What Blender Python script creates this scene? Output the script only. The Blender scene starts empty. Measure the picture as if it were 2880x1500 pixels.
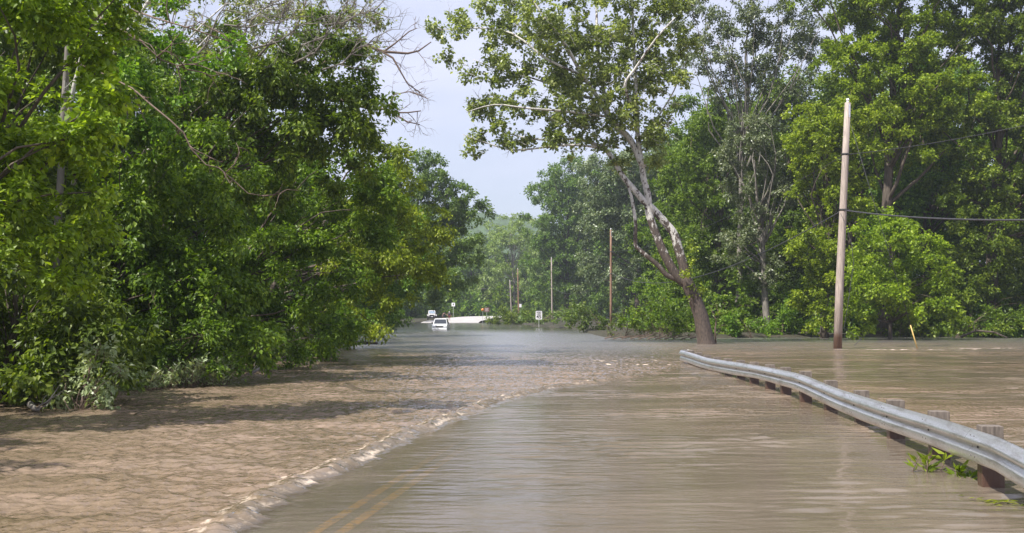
import bpy, bmesh, math, random
import numpy as np
from mathutils import Vector, Matrix
# ------------------------------------------------------------------ camera, light, sky
S = bpy.context.scene
CAMH, FPX, Y0 = 1.7, 2800.0, 884.0          # eye height, focal length in photo pixels, horizon row
cam_d = bpy.data.cameras.new("camera"); cam = bpy.data.objects.new("camera", cam_d)
S.collection.objects.link(cam); S.camera = cam
cam.location = (0, 0, CAMH)
cam_d.sensor_width = 36; cam_d.lens = 35.0
cam.rotation_euler = (math.radians(90) + math.atan((Y0 - 750) / FPX), 0, 0)
cam_d.clip_start = 0.1; cam_d.clip_end = 4000
SUN = Vector((-0.80, -0.60, 0)).normalized() * math.cos(math.radians(53)); SUN.z = math.sin(math.radians(53))
sun_d = bpy.data.lights.new("sun", 'SUN'); sun = bpy.data.objects.new("sun", sun_d)
S.collection.objects.link(sun)
sun_d.energy = 5.0; sun_d.angle = math.radians(0.6); sun_d.color = (1.0, 0.955, 0.88)
sun.rotation_euler = SUN.to_track_quat('Z', 'Y').to_euler(); sun.location = (-20, -10, 40)
W = bpy.data.worlds.new("World"); S.world = W; W.use_nodes = True
nt = W.node_tree; nt.nodes.clear()
o_ = nt.nodes.new('ShaderNodeOutputWorld'); bg = nt.nodes.new('ShaderNodeBackground')
sk = nt.nodes.new('ShaderNodeTexSky'); sk.sky_type = 'NISHITA'; sk.sun_disc = False
sk.sun_elevation = math.radians(53); sk.sun_rotation = math.atan2(SUN.x, SUN.y)
sk.air_density = 1.0; sk.dust_density = 2.2; sk.ozone_density = 1.5
tc = nt.nodes.new('ShaderNodeTexCoord'); mp = nt.nodes.new('ShaderNodeMapping'); mp.inputs['Scale'].default_value = (1, 1, 2.6)
nz = nt.nodes.new('ShaderNodeTexNoise'); nz.inputs['Scale'].default_value = 2.6; nz.inputs['Detail'].default_value = 5; nz.inputs['Roughness'].default_value = .5
cr = nt.nodes.new('ShaderNodeMapRange'); cr.inputs[1].default_value = .33; cr.inputs[2].default_value = .68; cr.inputs[3].default_value = .45; cr.inputs[4].default_value = .95
mx = nt.nodes.new('ShaderNodeMixRGB'); mx.inputs[2].default_value = (5.7, 5.85, 7.2, 1)     # thin bright cloud veil
nt.links.new(tc.outputs['Generated'], mp.inputs[0]); nt.links.new(mp.outputs[0], nz.inputs['Vector'])
nt.links.new(nz.outputs['Fac'], cr.inputs[0]); nt.links.new(cr.outputs[0], mx.inputs[0]); nt.links.new(sk.outputs[0], mx.inputs[1])
nt.links.new(mx.outputs[0], bg.inputs[0]); bg.inputs[1].default_value = 0.105; nt.links.new(bg.outputs[0], o_.inputs[0])
S.view_settings.view_transform = 'Standard'; S.view_settings.look = 'None'
S.view_settings.exposure = 0.63; S.view_settings.gamma = 1
S.view_settings.use_curve_mapping = False
try:
    S.cycles.max_bounces = 6; S.cycles.diffuse_bounces = 3; S.cycles.glossy_bounces = 2
    S.cycles.transmission_bounces = 3; S.cycles.transparent_max_bounces = 6; S.cycles.volume_bounces = 0
    S.cycles.caustics_reflective = False; S.cycles.caustics_refractive = False
    S.cycles.sample_clamp_indirect = 4
except Exception: pass

# ------------------------------------------------------------------ helpers
def PX(X, Y, d):                    # photo pixel at a distance -> world metres
    return Vector(((X - 1440) * d / FPX, d, CAMH - (Y - Y0) * d / FPX))
def interp(x, xs, ys): return np.interp(x, xs, ys)
def sstep(a, b, x):
    t = np.clip((x - a) / (b - a), 0, 1); return t * t * (3 - 2 * t)
def _h(ix, iy, seed):
    n = (ix.astype(np.int64) * 374761393 + iy.astype(np.int64) * 668265263 + seed * 1274126177) & 0x7fffffff
    n = ((n ^ (n >> 13)) * 1103515245) & 0x7fffffff
    n = ((n ^ (n >> 15)) * 668265263) & 0x7fffffff
    return ((n ^ (n >> 11)) & 0xffff) / 65535.0
def vnoise(x, y, seed=0):           # gradient noise, 0..1
    ix = np.floor(x); iy = np.floor(y); fx = x - ix; fy = y - iy
    def g(ox, oy):
        a = _h(ix + ox, iy + oy, seed) * (2 * math.pi); return np.cos(a) * (fx - ox) + np.sin(a) * (fy - oy)
    ux = fx * fx * fx * (fx * (fx * 6 - 15) + 10); uy = fy * fy * fy * (fy * (fy * 6 - 15) + 10)
    a = g(0, 0); b = g(1, 0); c = g(0, 1); d = g(1, 1)
    return np.clip(.5 + .75 * ((a + (b - a) * ux) * (1 - uy) + (c + (d - c) * ux) * uy), 0, 1)
def fbm(x, y, seed=0, oc=3):
    v = 0; a = .5; t = 0
    for k in range(oc):
        v = v + a * vnoise(x * 2 ** k + 17.3 * k, y * 2 ** k - 9.1 * k, seed + k); t += a; a *= .5
    return v / t
def link(o, parent=None):
    S.collection.objects.link(o)
    if parent: o.parent = parent
    return o
def tag(o, label=None, cat=None, group=None, kind=None):
    if label: o['label'] = label
    if cat: o['category'] = cat
    if group: o['group'] = group
    if kind: o['kind'] = kind
    return o
def thing(name, loc, label, cat, group=None, rz=0):
    o = bpy.data.objects.new(name, None); o.location = loc; o.rotation_euler = (0, 0, rz); o.empty_display_size = .3
    link(o); return tag(o, label, cat, group)
def mesh_np(name, V, F, attrs=None, smooth=False, mats=None):
    V = np.asarray(V, np.float32); F = np.asarray(F, np.int32)
    me = bpy.data.meshes.new(name); k = F.shape[1]
    me.vertices.add(len(V)); me.vertices.foreach_set('co', V.ravel())
    me.loops.add(F.size); me.loops.foreach_set('vertex_index', F.ravel())
    me.polygons.add(len(F)); me.polygons.foreach_set('loop_start', np.arange(0, F.size, k, dtype=np.int32))
    me.polygons.foreach_set('loop_total', np.full(len(F), k, np.int32))
    me.polygons.foreach_set('use_smooth', np.full(len(F), smooth))
    for nm, dom, arr in (attrs or []):
        at = me.attributes.new(nm, 'FLOAT', dom); at.data.foreach_set('value', np.asarray(arr, np.float32))
    me.update(calc_edges=True)
    for m in (mats or []): me.materials.append(m)
    return me
class MB:
    """collects boxes, prisms, tubes and links them as one mesh object"""
    def __init__(s): s.v = []; s.f = []; s.m = []; s.sm = []
    def add(s, vs, fs, mi=0, sm=False):
        o = len(s.v); s.v += [tuple(v) for v in vs]; s.f += [tuple(i + o for i in f) for f in fs]; s.m += [mi] * len(fs); s.sm += [sm] * len(fs)
    def box(s, lo, hi, mi=0, M=None):
        x0, y0, z0 = lo; x1, y1, z1 = hi
        vs = [Vector(p) for p in ((x0,y0,z0),(x1,y0,z0),(x1,y1,z0),(x0,y1,z0),(x0,y0,z1),(x1,y0,z1),(x1,y1,z1),(x0,y1,z1))]
        if M: vs = [M @ v for v in vs]
        s.add(vs, [(0,3,2,1),(4,5,6,7),(0,1,5,4),(1,2,6,5),(2,3,7,6),(3,0,4,7)], mi)
    def hexa(s, pts, mi=0):         # 8 corners, same order as a box
        s.add(pts, [(0,3,2,1),(4,5,6,7),(0,1,5,4),(1,2,6,5),(2,3,7,6),(3,0,4,7)], mi)
    def tube(s, pts, rad, n=6, mi=0, cap=True, sm=True):
        pts = [Vector(p) for p in pts]; vs = []; up = None
        for i, p in enumerate(pts):
            t = (pts[min(i + 1, len(pts) - 1)] - pts[max(i - 1, 0)]).normalized()
            if up is None: up = t.orthogonal().normalized()
            up = (up - t * up.dot(t))
            up = up.normalized() if up.length > 1e-5 else t.orthogonal().normalized()
            b = t.cross(up); r = rad[i] if hasattr(rad, '__len__') else rad
            for k in range(n):
                a = 2 * math.pi * k / n; vs.append(p + (up * math.cos(a) + b * math.sin(a)) * r)
        fs = [(i*n+k, i*n+(k+1)%n, (i+1)*n+(k+1)%n, (i+1)*n+k) for i in range(len(pts)-1) for k in range(n)]
        if cap: fs += [tuple(range(n))[::-1], tuple(range((len(pts)-1)*n, len(pts)*n))]
        s.add(vs, fs, mi, sm)
    def prism(s, prof, axis, a, b, mi=0):      # 2-D profile extruded along axis from a to b (profile in the other two, cyclic order)
        n = len(prof)
        def pt(u, v, w): return {'x': (w, u, v), 'y': (u, w, v), 'z': (u, v, w)}[axis]
        vs = [pt(u, v, a) for u, v in prof] + [pt(u, v, b) for u, v in prof]
        s.add(vs, [tuple(range(n)), tuple(range(2*n-1, n-1, -1))] + [(i, i+n, (i+1)%n+n, (i+1)%n) for i in range(n)], mi)
    def build(s, name, mats, parent=None, bevel=0, loc=None):
        me = bpy.data.meshes.new(name); me.from_pydata(s.v, [], s.f)
        for m in (mats if isinstance(mats, (list, tuple)) else [mats]): me.materials.append(m)
        me.polygons.foreach_set('material_index', s.m); me.polygons.foreach_set('use_smooth', s.sm)
        bm = bmesh.new(); bm.from_mesh(me); bmesh.ops.recalc_face_normals(bm, faces=bm.faces); bm.to_mesh(me); bm.free()
        o = bpy.data.objects.new(name, me); link(o, parent)
        if loc is not None: o.location = loc
        if bevel:
            b = o.modifiers.new('bevel', 'BEVEL'); b.width = bevel; b.segments = 2; b.limit_method = 'ANGLE'
        return o
# ------------------------------------------------------------------ materials
class NM:
    def __init__(s, name):
        s.m = bpy.data.materials.new(name); s.m.use_nodes = True; s.t = s.m.node_tree; s.t.nodes.clear()
        s.out = s.n('OutputMaterial')
    def n(s, typ, **kw):
        nd = s.t.nodes.new('ShaderNode' + typ)
        for k, v in kw.items():
            if k.startswith('_'): setattr(nd, k[1:], v)
            else: nd.inputs[k.replace('__', ' ')].default_value = v
        return nd
    def l(s, a, ao, b, bi): s.t.links.new(a.outputs[ao], b.inputs[bi])
    def noise(s, scale, vec=None, detail=3, rough=.5, stretch=None):
        nz = s.n('TexNoise'); nz.inputs['Scale'].default_value = scale; nz.inputs['Detail'].default_value = detail; nz.inputs['Roughness'].default_value = rough
        c = s.n('TexCoord'); m = s.n('Mapping'); m.inputs['Scale'].default_value = stretch or (1, 1, 1)
        s.l(c, vec or 'Object', m, 0); s.l(m, 0, nz, 'Vector'); return nz
    def ramp(s, stops, src=None, so=0):
        r = s.n('ValToRGB'); e = r.color_ramp.elements
        while len(e) < len(stops): e.new(.5)
        for i, (p, c) in enumerate(stops): e[i].position = p; e[i].color = (*c, 1) if len(c) == 3 else c
        if src: s.l(src, so, r, 0)
        return r
    def math(s, op, a, ao=0, b=None, bo=0, v=None, clamp=False):
        m = s.n('Math'); m.operation = op; m.use_clamp = clamp
        if isinstance(a, (int, float)): m.inputs[0].default_value = a
        else: s.l(a, ao, m, 0)
        if b is not None: s.l(b, bo, m, 1)
        elif v is not None: m.inputs[1].default_value = v
        return m
def simple(name, col, rough=.6, metal=0, var=.25, scale=6, bump=0, spec=.5, stretch=None, wet=None):
    q = NM(name); b = q.n('BsdfPrincipled'); b.inputs['Roughness'].default_value = rough; b.inputs['Metallic'].default_value = metal
    b.inputs['Specular IOR Level'].default_value = spec
    nz = q.noise(scale, stretch=stretch, detail=4)
    r = q.ramp([(.3, [c * (1 - var) for c in col]), (.7, [min(1, c * (1 + var)) for c in col])], nz)
    if wet is None: q.l(r, 0, b, 'Base Color')
    else:                               # soaked and muddy up to this height above the water
        g = q.n('TexCoord'); sp = q.n('SeparateXYZ'); q.l(g, 'Object', sp, 0); ad = q.math('MULTIPLY_ADD', nz, 0, v=.35 * wet); q.l(sp, 'Z', ad, 2)
        mr = q.n('MapRange'); mr.inputs[1].default_value = wet * .9; mr.inputs[2].default_value = wet * 1.35; q.l(ad, 0, mr, 0)
        m = q.n('MixRGB'); m.inputs[1].default_value = (col[0] * .42 + .02, col[1] * .30 + .008, col[2] * .26 + .004, 1); q.l(mr, 0, m, 0); q.l(r, 0, m, 2); q.l(m, 0, b, 'Base Color')
        r2 = q.n('MapRange'); r2.inputs[3].default_value = .3; r2.inputs[4].default_value = rough; q.l(mr, 0, r2, 0); q.l(r2, 0, b, 'Roughness')
    q.l(b, 0, q.out, 0)
    if bump:
        bp = q.n('Bump'); bp.inputs['Strength'].default_value = bump; bp.inputs['Distance'].default_value = .02
        q.l(nz, 0, bp, 'Height'); q.l(bp, 0, b, 'Normal')
    return q.m
def leafmat(name, dark, light, young, trans=.38, rough=.45, spec=.35):
    q = NM(name); at = q.n('Attribute'); at.attribute_name = 'tint'
    big = q.noise(.45, 'Object', detail=2)
    a = q.math('MULTIPLY_ADD', big, 0, v=.9); a.inputs[2].default_value = -.35
    ad = q.math('ADD', at, 'Fac', a, 0, clamp=True)
    oi = q.n('ObjectInfo')
    r = q.ramp([(.0, dark), (.62, light), (1, young)], ad)
    hs = q.n('HueSaturation'); v = q.math('MULTIPLY_ADD', oi, 'Random', v=.3); v.inputs[2].default_value = .85
    hv = q.math('MULTIPLY_ADD', oi, 'Random', v=.03); hv.inputs[2].default_value = .485
    q.l(v, 0, hs, 'Value'); q.l(hv, 0, hs, 'Hue'); q.l(r, 0, hs, 'Color')
    b = q.n('BsdfPrincipled'); b.inputs['Roughness'].default_value = rough; b.inputs['Specular IOR Level'].default_value = spec
    q.l(hs, 0, b, 'Base Color')
    t = q.n('BsdfTranslucent'); tm = q.n('MixRGB'); tm.blend_type = 'MULTIPLY'; tm.inputs[0].default_value = 1; tm.inputs[2].default_value = (1.7, 1.75, .75, 1)
    q.l(hs, 0, tm, 1); q.l(tm, 0, t, 0)
    m = q.n('MixShader'); m.inputs[0].default_value = trans; q.l(b, 0, m, 1); q.l(t, 0, m, 2); q.l(m, 0, q.out, 0)
    return q.m
L = dict(
    yellow=leafmat('leaf_yellow_green', (.070, .115, .005), (.205, .285, .013), (.40, .48, .045)),
    mid=leafmat('leaf_mid_green', (.040, .085, .006), (.135, .225, .015), (.30, .40, .045)),
    deep=leafmat('leaf_deep_green', (.036, .074, .007), (.12, .20, .016), (.28, .38, .045), trans=.35),
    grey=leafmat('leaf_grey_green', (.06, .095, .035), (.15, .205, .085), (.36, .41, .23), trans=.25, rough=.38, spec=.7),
    syc=leafmat('leaf_sycamore', (.065, .10, .015), (.21, .275, .06), (.50, .55, .21), trans=.40, rough=.36, spec=.7),
    far=leafmat('leaf_far_green', (.045, .09, .012), (.125, .195, .028), (.24, .31, .06), trans=.3),
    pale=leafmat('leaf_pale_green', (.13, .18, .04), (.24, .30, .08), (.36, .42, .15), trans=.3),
    glossy=leafmat('leaf_glossy_weed', (.12, .17, .06), (.28, .35, .16), (.48, .53, .34), trans=.25, rough=.4, spec=.5))
bark = simple('bark_brown', (.095, .075, .058), .9, var=.4, scale=9, bump=.6, stretch=(1, 1, .25))
bark_grey = simple('bark_grey', (.20, .18, .155), .85, var=.35, scale=7, bump=.5, stretch=(1, 1, .3))
twigm = simple('twig_brown', (.15, .105, .08), .85, var=.3, scale=12)
def sycamore_bark(name, lo, hi):
    """peeling bark: brown plates low on the trunk, white wood where they have come off"""
    q = NM(name); b = q.n('BsdfPrincipled'); b.inputs['Roughness'].default_value = .75
    nz = q.noise(2.3, stretch=(1.4, 1.4, .8), detail=6, rough=.72)
    g = q.n('TexCoord'); sp = q.n('SeparateXYZ'); q.l(g, 'Object', sp, 0)
    mr = q.n('MapRange'); mr.inputs[1].default_value = lo; mr.inputs[2].default_value = hi; mr.inputs[3].default_value = -.30; mr.inputs[4].default_value = .11
    q.l(sp, 'Z', mr, 0); ad = q.math('ADD', nz, 0, mr, 0)
    r = q.ramp([(.545, (.0, .0, .0)), (.565, (1, 1, 1))], ad)
    fine = q.noise(14, stretch=(1, 1, .4), detail=4)
    c1 = q.ramp([(.3, (.035, .026, .021)), (.7, (.115, .085, .066))], fine)
    c2 = q.ramp([(.3, (.40, .38, .34)), (.7, (.62, .60, .56))], fine)
    m = q.n('MixRGB'); q.l(r, 0, m, 0); q.l(c1, 0, m, 1); q.l(c2, 0, m, 2); q.l(m, 0, b, 'Base Color')
    bp = q.n('Bump'); bp.inputs['Strength'].default_value = .7; bp.inputs['Distance'].default_value = .03; q.l(fine, 0, bp, 'Height'); q.l(bp, 0, b, 'Normal')
    q.l(b, 0, q.out, 0); return q.m
syc_bark = sycamore_bark('bark_sycamore', 0.5, 7.5)
white_bark = sycamore_bark('bark_white_limb', -6, 0.5)
def galvanised():
    q = NM('galvanised_steel'); b = q.n('BsdfPrincipled'); b.inputs['Metallic'].default_value = .88; b.inputs['Roughness'].default_value = .28
    sp_ = q.noise(40, detail=2); st = q.noise(2.2, detail=6, rough=.7, stretch=(1, .6, 4))
    r1 = q.ramp([(.3, (.68, .67, .67)), (.7, (.82, .81, .81))], sp_); r2 = q.ramp([(.50, (0, 0, 0)), (.72, (.75, .75, .75))], st)
    m = q.n('MixRGB'); m.inputs[2].default_value = (.30, .25, .20, 1); q.l(r2, 0, m, 0); q.l(r1, 0, m, 1); q.l(m, 0, b, 'Base Color'); q.l(b, 0, q.out, 0)
    bp = q.n('Bump'); bp.inputs['Strength'].default_value = .25; bp.inputs['Distance'].default_value = .02; q.l(st, 0, bp, 'Height'); q.l(bp, 0, b, 'Normal'); return q.m
galv = galvanised()
wood_post = simple('weathered_post_wood', (.15, .125, .105), .9, var=.4, scale=10, bump=.6, stretch=(3, 3, .5), wet=.24)
pole_wood = simple('pole_wood_grey', (.36, .30, .26), .85, var=.38, scale=8, bump=.7, stretch=(4, 4, .18), wet=.75)
pole_red = simple('pole_wood_red', (.24, .14, .09), .85, var=.3, scale=8, bump=.4, stretch=(3, 3, .2))
cable_m = simple('cable_black', (.045, .045, .05), .6)
black = simple('black_rubber', (.02, .02, .02), .7)
paint_w = simple('white_car_paint', (.80, .81, .84), .25, var=.04, spec=.6)
paint_j = simple('cream_jeep_paint', (.70, .68, .66), .35, var=.06)
glass = simple('dark_window_glass', (.03, .035, .045), .06, spec=1.0, var=.1)
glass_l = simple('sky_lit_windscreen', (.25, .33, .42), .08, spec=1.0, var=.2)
lampm = simple('headlamp_lens', (.5, .52, .56), .1, spec=1.0)
signw = simple('sign_white', (.80, .80, .82), .45, var=.04)
signk = simple('sign_black', (.02, .02, .025), .5)
signb = simple('sign_brown', (.13, .06, .05), .5, var=.1)
signo = simple('sign_orange', (.75, .26, .06), .45, var=.1)
skin = simple('skin', (.42, .25, .18), .6, var=.05)
yellowp = simple('yellow_guard_plastic', (.55, .38, .12), .5, var=.1)

# ------------------------------------------------------------------ terrain
BLy = [-60, 0, 18, 27, 41, 62, 93, 154, 230, 700]; BLx = [-10.5, -10.5, -10.6, -9.6, -10.8, -12.4, -13.4, -17.5, -24, -60]
BRx = [-60, -2, 1, 2.6, 6.2, 6.9, 13, 20, 34, 80, 900]; BRy = [300, 240, 195, 137, 118, 69, 68.5, 70, 73, 76, 80]
RCy = [-60, 0, 7.7, 9.9, 11.8, 15, 20, 27, 35, 50, 80, 111, 150, 185, 200, 212, 222, 230, 236, 240]
RCx = [-3.5, -2.6, -1.47, -1.20, -.92, -.5, 0, .3, .2, -1.2, -4.5, -7.6, -10.6, -12.2, -12.0, -9.8, -5.5, 1.5, 10, 22]
RZy = [-60, 0, 8, 11, 13, 16, 25, 50, 100, 150, 190, 222, 260]; RZ = [-.03, -.022, -.022, -.035, -.055, -.12, -.28, -.55, -.8, -.6, -.0, 1.28, 1.4]
def road_z(x, y):
    c = interp(y, RCy, RCx); return interp(y, RZy, RZ) - .017 * np.abs(x - c)
def ground_z(x, y):
    bl = interp(y, BLy, BLx) + 1.2 * (vnoise(y * .25, x * 0 + 3, 5) - .5)
    zl = sstep(0, 2.5, bl - x)
    yr = interp(x, BRx, BRy) + 3 * (vnoise(x * .3, x * 0, 9) - .5)
    zr = sstep(-1, 4, y - yr)
    m = np.maximum(zl, zr); z = -1.0 + m * (1.12 + .25 * vnoise(x * .4, y * .4, 3))
    emb = sstep(188, 224, y) * sstep(70, 0, np.abs(x - interp(y, RCy, RCx)))
    z = np.maximum(z, -1.0 + emb * 2.05)
    near = sstep(6.5, 4.6, np.abs(x - interp(y, RCy, RCx))) * sstep(236, 226, y)
    z = np.where(near > 0, z * (1 - near) + near * (interp(y, RZy, RZ) - .35), z)
    return z
def grid(xs, ys, zf):
    X, Y = np.meshgrid(xs, ys); Z = zf(X, Y); nx, ny = len(xs), len(ys)
    i = np.arange(ny - 1)[:, None] * nx + np.arange(nx - 1)[None]
    F = np.stack([i, i + 1, i + nx + 1, i + nx], -1).reshape(-1, 4)
    return np.stack([X, Y, Z], -1).reshape(-1, 3), F, X.ravel(), Y.ravel()
def spaced(*seg):
    out = []
    for a, b, st in seg: out.append(np.arange(a, b, st))
    out.append([seg[-1][1]]); return np.concatenate(out)
xs = spaced((-900, -60, 40), (-60, 60, 1.0), (60, 900, 40)); ys = spaced((-300, -20, 20), (-20, 260, 1.2), (260, 1000, 30))
V, F, _, _ = grid(xs, ys, ground_z)
q = NM('forest_floor'); b = q.n('BsdfPrincipled'); b.inputs['Roughness'].default_value = .95
nz = q.noise(1.3, detail=6, rough=.65)
r = q.ramp([(.3, (.018, .022, .010)), (.5, (.035, .033, .016)), (.72, (.06, .045, .028))], nz); q.l(r, 0, b, 'Base Color'); q.l(b, 0, q.out, 0)
gm = q.m
tag(link(bpy.data.objects.new('ground', mesh_np('ground', V, F, smooth=True, mats=[gm]))), kind='structure')
# far wooded hill
hx = np.linspace(-420, 420, 120); hy = np.linspace(560, 760, 30)
V, F, _, _ = grid(hx, hy, lambda X, Y: -2 + 66 * np.exp(-((X + 60) / 260) ** 2) * np.sin(np.clip((Y - 560) / 200, 0, 1) * math.pi) ** .6 * (.85 + .3 * fbm(X * .012, Y * .012, 4)) + 6 * vnoise(X * .12, Y * .12, 8))
tag(link(bpy.data.objects.new('hill', mesh_np('hill', V, F, smooth=True, mats=[simple('hill_wood', (.05, .085, .03), .95, var=.4, scale=.3)]))), kind='structure')
# road ribbon
ry = np.concatenate([np.arange(-40, 185, 1.0), np.arange(185, 232, .8)]); us = np.linspace(-1, 1, 15); V = []
cx = interp(ry, RCy, RCx); cx = np.convolve(np.pad(cx, 3, 'edge'), np.ones(7) / 7, 'valid')
tx = np.gradient(cx, ry); hw = interp(ry, [-40, 150, 190, 232], [4.3, 4.6, 5.6, 5.6])
def road_pt(i_y, off, dz=0):
    c = np.interp(i_y, ry, cx); t = np.interp(i_y, ry, tx); n = math.hypot(1, t)
    x = c + off / n; y = i_y - off * t / n
    return (x, y, float(np.interp(i_y, RZy, RZ)) - .017 * abs(off) + dz)
V = [road_pt(yy, u * w) for yy, w in zip(ry, hw) for u in us]
nn = len(us); F = [(i*nn+k, i*nn+k+1, (i+1)*nn+k+1, (i+1)*nn+k) for i in range(len(ry)-1) for k in range(nn-1)]
q = NM('asphalt'); b = q.n('BsdfPrincipled'); nz = q.noise(45, detail=2); big = q.noise(.5, detail=4)
g = q.n('TexCoord'); sp = q.n('SeparateXYZ'); q.l(g, 'Object', sp, 0)
dry = q.n('MapRange'); dry.inputs[1].default_value = -.02; dry.inputs[2].default_value = .12; q.l(sp, 'Z', dry, 0)
wet = q.ramp([(.3, (.13, .125, .105)), (.7, (.25, .24, .205))], nz); dr = q.ramp([(.3, (.38, .36, .35)), (.7, (.48, .455, .445))], big)
m = q.n('MixRGB'); q.l(dry, 0, m, 0); q.l(wet, 0, m, 1); q.l(dr, 0, m, 2); q.l(m, 0, b, 'Base Color'); b.inputs['Roughness'].default_value = .8; q.l(b, 0, q.out, 0)
tag(link(bpy.data.objects.new('road', mesh_np('road', V, F, smooth=True, mats=[q.m]))), kind='structure')
def stripe(name, off, w, mat, y0, y1):
    yy = np.arange(y0, y1, .5); V = []
    for y in yy: V += [road_pt(y, off - w / 2, .004), road_pt(y, off + w / 2, .004)]
    F = [(2*i, 2*i+1, 2*i+3, 2*i+2) for i in range(len(yy) - 1)]
    tag(link(bpy.data.objects.new(name, mesh_np(name, V, F, mats=[mat]))), kind='structure')
def worn(name, col):
    q = NM(name); b = q.n('BsdfPrincipled'); b.inputs['Roughness'].default_value = .8; nz = q.noise(16, detail=5, rough=.7)
    r = q.ramp([(.40, (.22, .21, .18)), (.56, col)], nz); q.l(r, 0, b, 'Base Color'); q.l(b, 0, q.out, 0); return q.m
ym = worn('worn_yellow_paint', (.58, .33, .11)); wm = worn('worn_white_paint', (.44, .32, .20))
stripe('road_line', -.105, .10, ym, -8, 180); stripe('road_line', .105, .10, ym, -8, 180); stripe('road_line', 3.6, .12, wm, -8, 180)

# ------------------------------------------------------------------ water
WFx = np.array([-2.2, -2.14, -2.2, -2.03, -1.67, -1.43, -.92, -.6, .1, 1.2, 2.4, 4.2, 5.8, 7.5, 9])     # the roller where the flow drops off the road crown
WFy = np.array([5, 7.73, 8.91, 10.4, 11.96, 14.1, 16.4, 18, 21, 23.7, 25.6, 28.7, 32.6, 36, 60])
tt = np.linspace(0, len(WFx) - 1, 400); fx_ = np.interp(tt, range(len(WFx)), WFx); fy_ = np.interp(tt, range(len(WFx)), WFy)
k_ = np.ones(15) / 15; fx_ = np.convolve(np.pad(fx_, 7, 'edge'), k_, 'valid'); fy_ = np.convolve(np.pad(fy_, 7, 'edge'), k_, 'valid')
def front(x, y):
    """signed distance to the roller (positive on its left, downstream side) and its place along the curve"""
    out = np.empty_like(x); al = np.empty_like(x)
    far = (y > 62); nr = ~far
    ty = np.gradient(fy_); txx = np.gradient(fx_); ln = np.hypot(txx, ty); txx = txx / ln; ty = ty / ln
    for s in range(0, len(x), 20000):
        X = x[s:s+20000, None]; Y = y[s:s+20000, None]
        dx = X - fx_[None]; dy = Y - fy_[None]; d2 = dx * dx + dy * dy; j = d2.argmin(1); r = np.arange(len(j))
        side = -(dx[r, j] * ty[j] - dy[r, j] * txx[j])
        out[s:s+20000] = np.sqrt(d2[r, j]) * np.sign(side); al[s:s+20000] = j / 399.0
    return out, al
wx = np.unique(np.concatenate([-np.geomspace(12, 800, 60), np.arange(-12, -9, .08), np.arange(-9, 6.5, .032), np.arange(6.5, 12, .08), np.arange(12, 36, .2), np.geomspace(36, 800, 50)]))
wy = np.unique(np.concatenate([np.linspace(-60, 6.45, 20), np.geomspace(6.5, 60, 900), np.geomspace(60, 260, 150)]))
X, Y = np.meshgrid(wx, wy); x = X.ravel(); y = Y.ravel()
D = np.full(len(x), 9.0); AL = np.zeros(len(x))
sel = (y > 4.5) & (y < 45) & (x > -12) & (x < 12); D[sel], AL[sel] = front(x[sel], y[sel])
D[~sel] = np.where((x[~sel] < -2.2) & (y[~sel] < 45), 9, np.where(y[~sel] >= 45, 9, -9))
wig = .42 * (fbm(AL * 50, AL * 0, 21, 4) - .5) + .10 * (fbm(x * 6, y * 6, 22, 3) - .5) + .10 * np.abs(np.sin(AL * 230 + 9 * fbm(AL * 40, AL * 0, 5))) * fbm(AL * 25, AL * 0, 6)
Dw = D + wig
fade_r = interp(y, [5, 22, 27, 34], [1, 1, .8, .3])
downs = sstep(-.05, .4, Dw)
rough = np.clip(downs * interp(y, [5, 30, 42, 60, 110], [1, .9, .55, .3, .2]), 0, 1)
amp_l = .036 * rough; amp_r = .011 * (1 - downs) * interp(x, [-3, 1, 5], [.25, .6, 1.2]) * interp(y, [5, 9, 14], [.35, .7, 1])
warp = fbm(x * 1.1, y * 1.1, 35, 2) * 1.6
zl = (fbm(x * 1.0 + y * .2, y * 1.5, 31, 2) - .5) * 2.0 * amp_l + (fbm(x * 4.6 + warp, y * 6.2 + warp, 33, 2) - .5) * amp_l * 1.9 * interp(y, [20, 35], [1, 1.4])
pt = .25 + 1.5 * np.clip((fbm(x * .35 + 4, y * .5, 47, 3) - .42) * 4, 0, 1)
zr = (fbm(x * 1.0 + .15 * y + 1.2 * fbm(x * .7, y * .7, 48), y * 4.2 - .25 * x + 1.6 * fbm(x * .6, y * .8, 49), 41, 3) - .5) * 2 * amp_r * 2.3 * pt + (fbm(x * 3, y * 9, 43, 2) - .5) * .006 * (1 - downs)
roll = np.exp(-((Dw - .16) / .13) ** 2) * .060 * fade_r * (.15 + 1.0 * fbm(x * 3, y * 3, 51) + .9 * (fbm(x * 10, y * 10, 52, 3) - .3)) - np.exp(-((Dw + .10) / .12) ** 2) * .012 * fade_r
upw = sstep(14, 4, x) * 0
right = sstep(5, 8, x) * sstep(66, 56, y)                                    # rapid current beyond the rail
zt = right * (.05 * (fbm(x * .35, y * 1.1, 61, 3) - .5)) + right * np.exp(-((y - 46 + .15 * (x - 16)) / 6) ** 2) * .07 * (fbm(x * .8, y * 1.8, 66, 3) - .3)
Z = zl + zr + roll + zt
Z += sstep(38, 60, y) * .012 * (fbm(x * .12, y * .5, 71, 3) - .5)
gz = np.where(np.abs(x - interp(y, RCy, RCx)) < 4.4, road_z(x, y), ground_z(x, y))
depth = np.clip(Z - gz, 0, 2)
band = np.exp(-((Dw - .10) / .17) ** 2)
lace = fbm(x * 9 + 3, y * 6, 81, 3)
toe = np.exp(-((Dw - .015) / .05) ** 2)
seg = np.clip((fbm(AL * 26, AL * 0, 88, 2) - .38) * 4, .42, 1) * interp(y, [6, 14, 19], [1, 1, .7])
crest = np.exp(-((Dw - .30 - .08 * (lace - .5)) / .085) ** 2)
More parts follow.
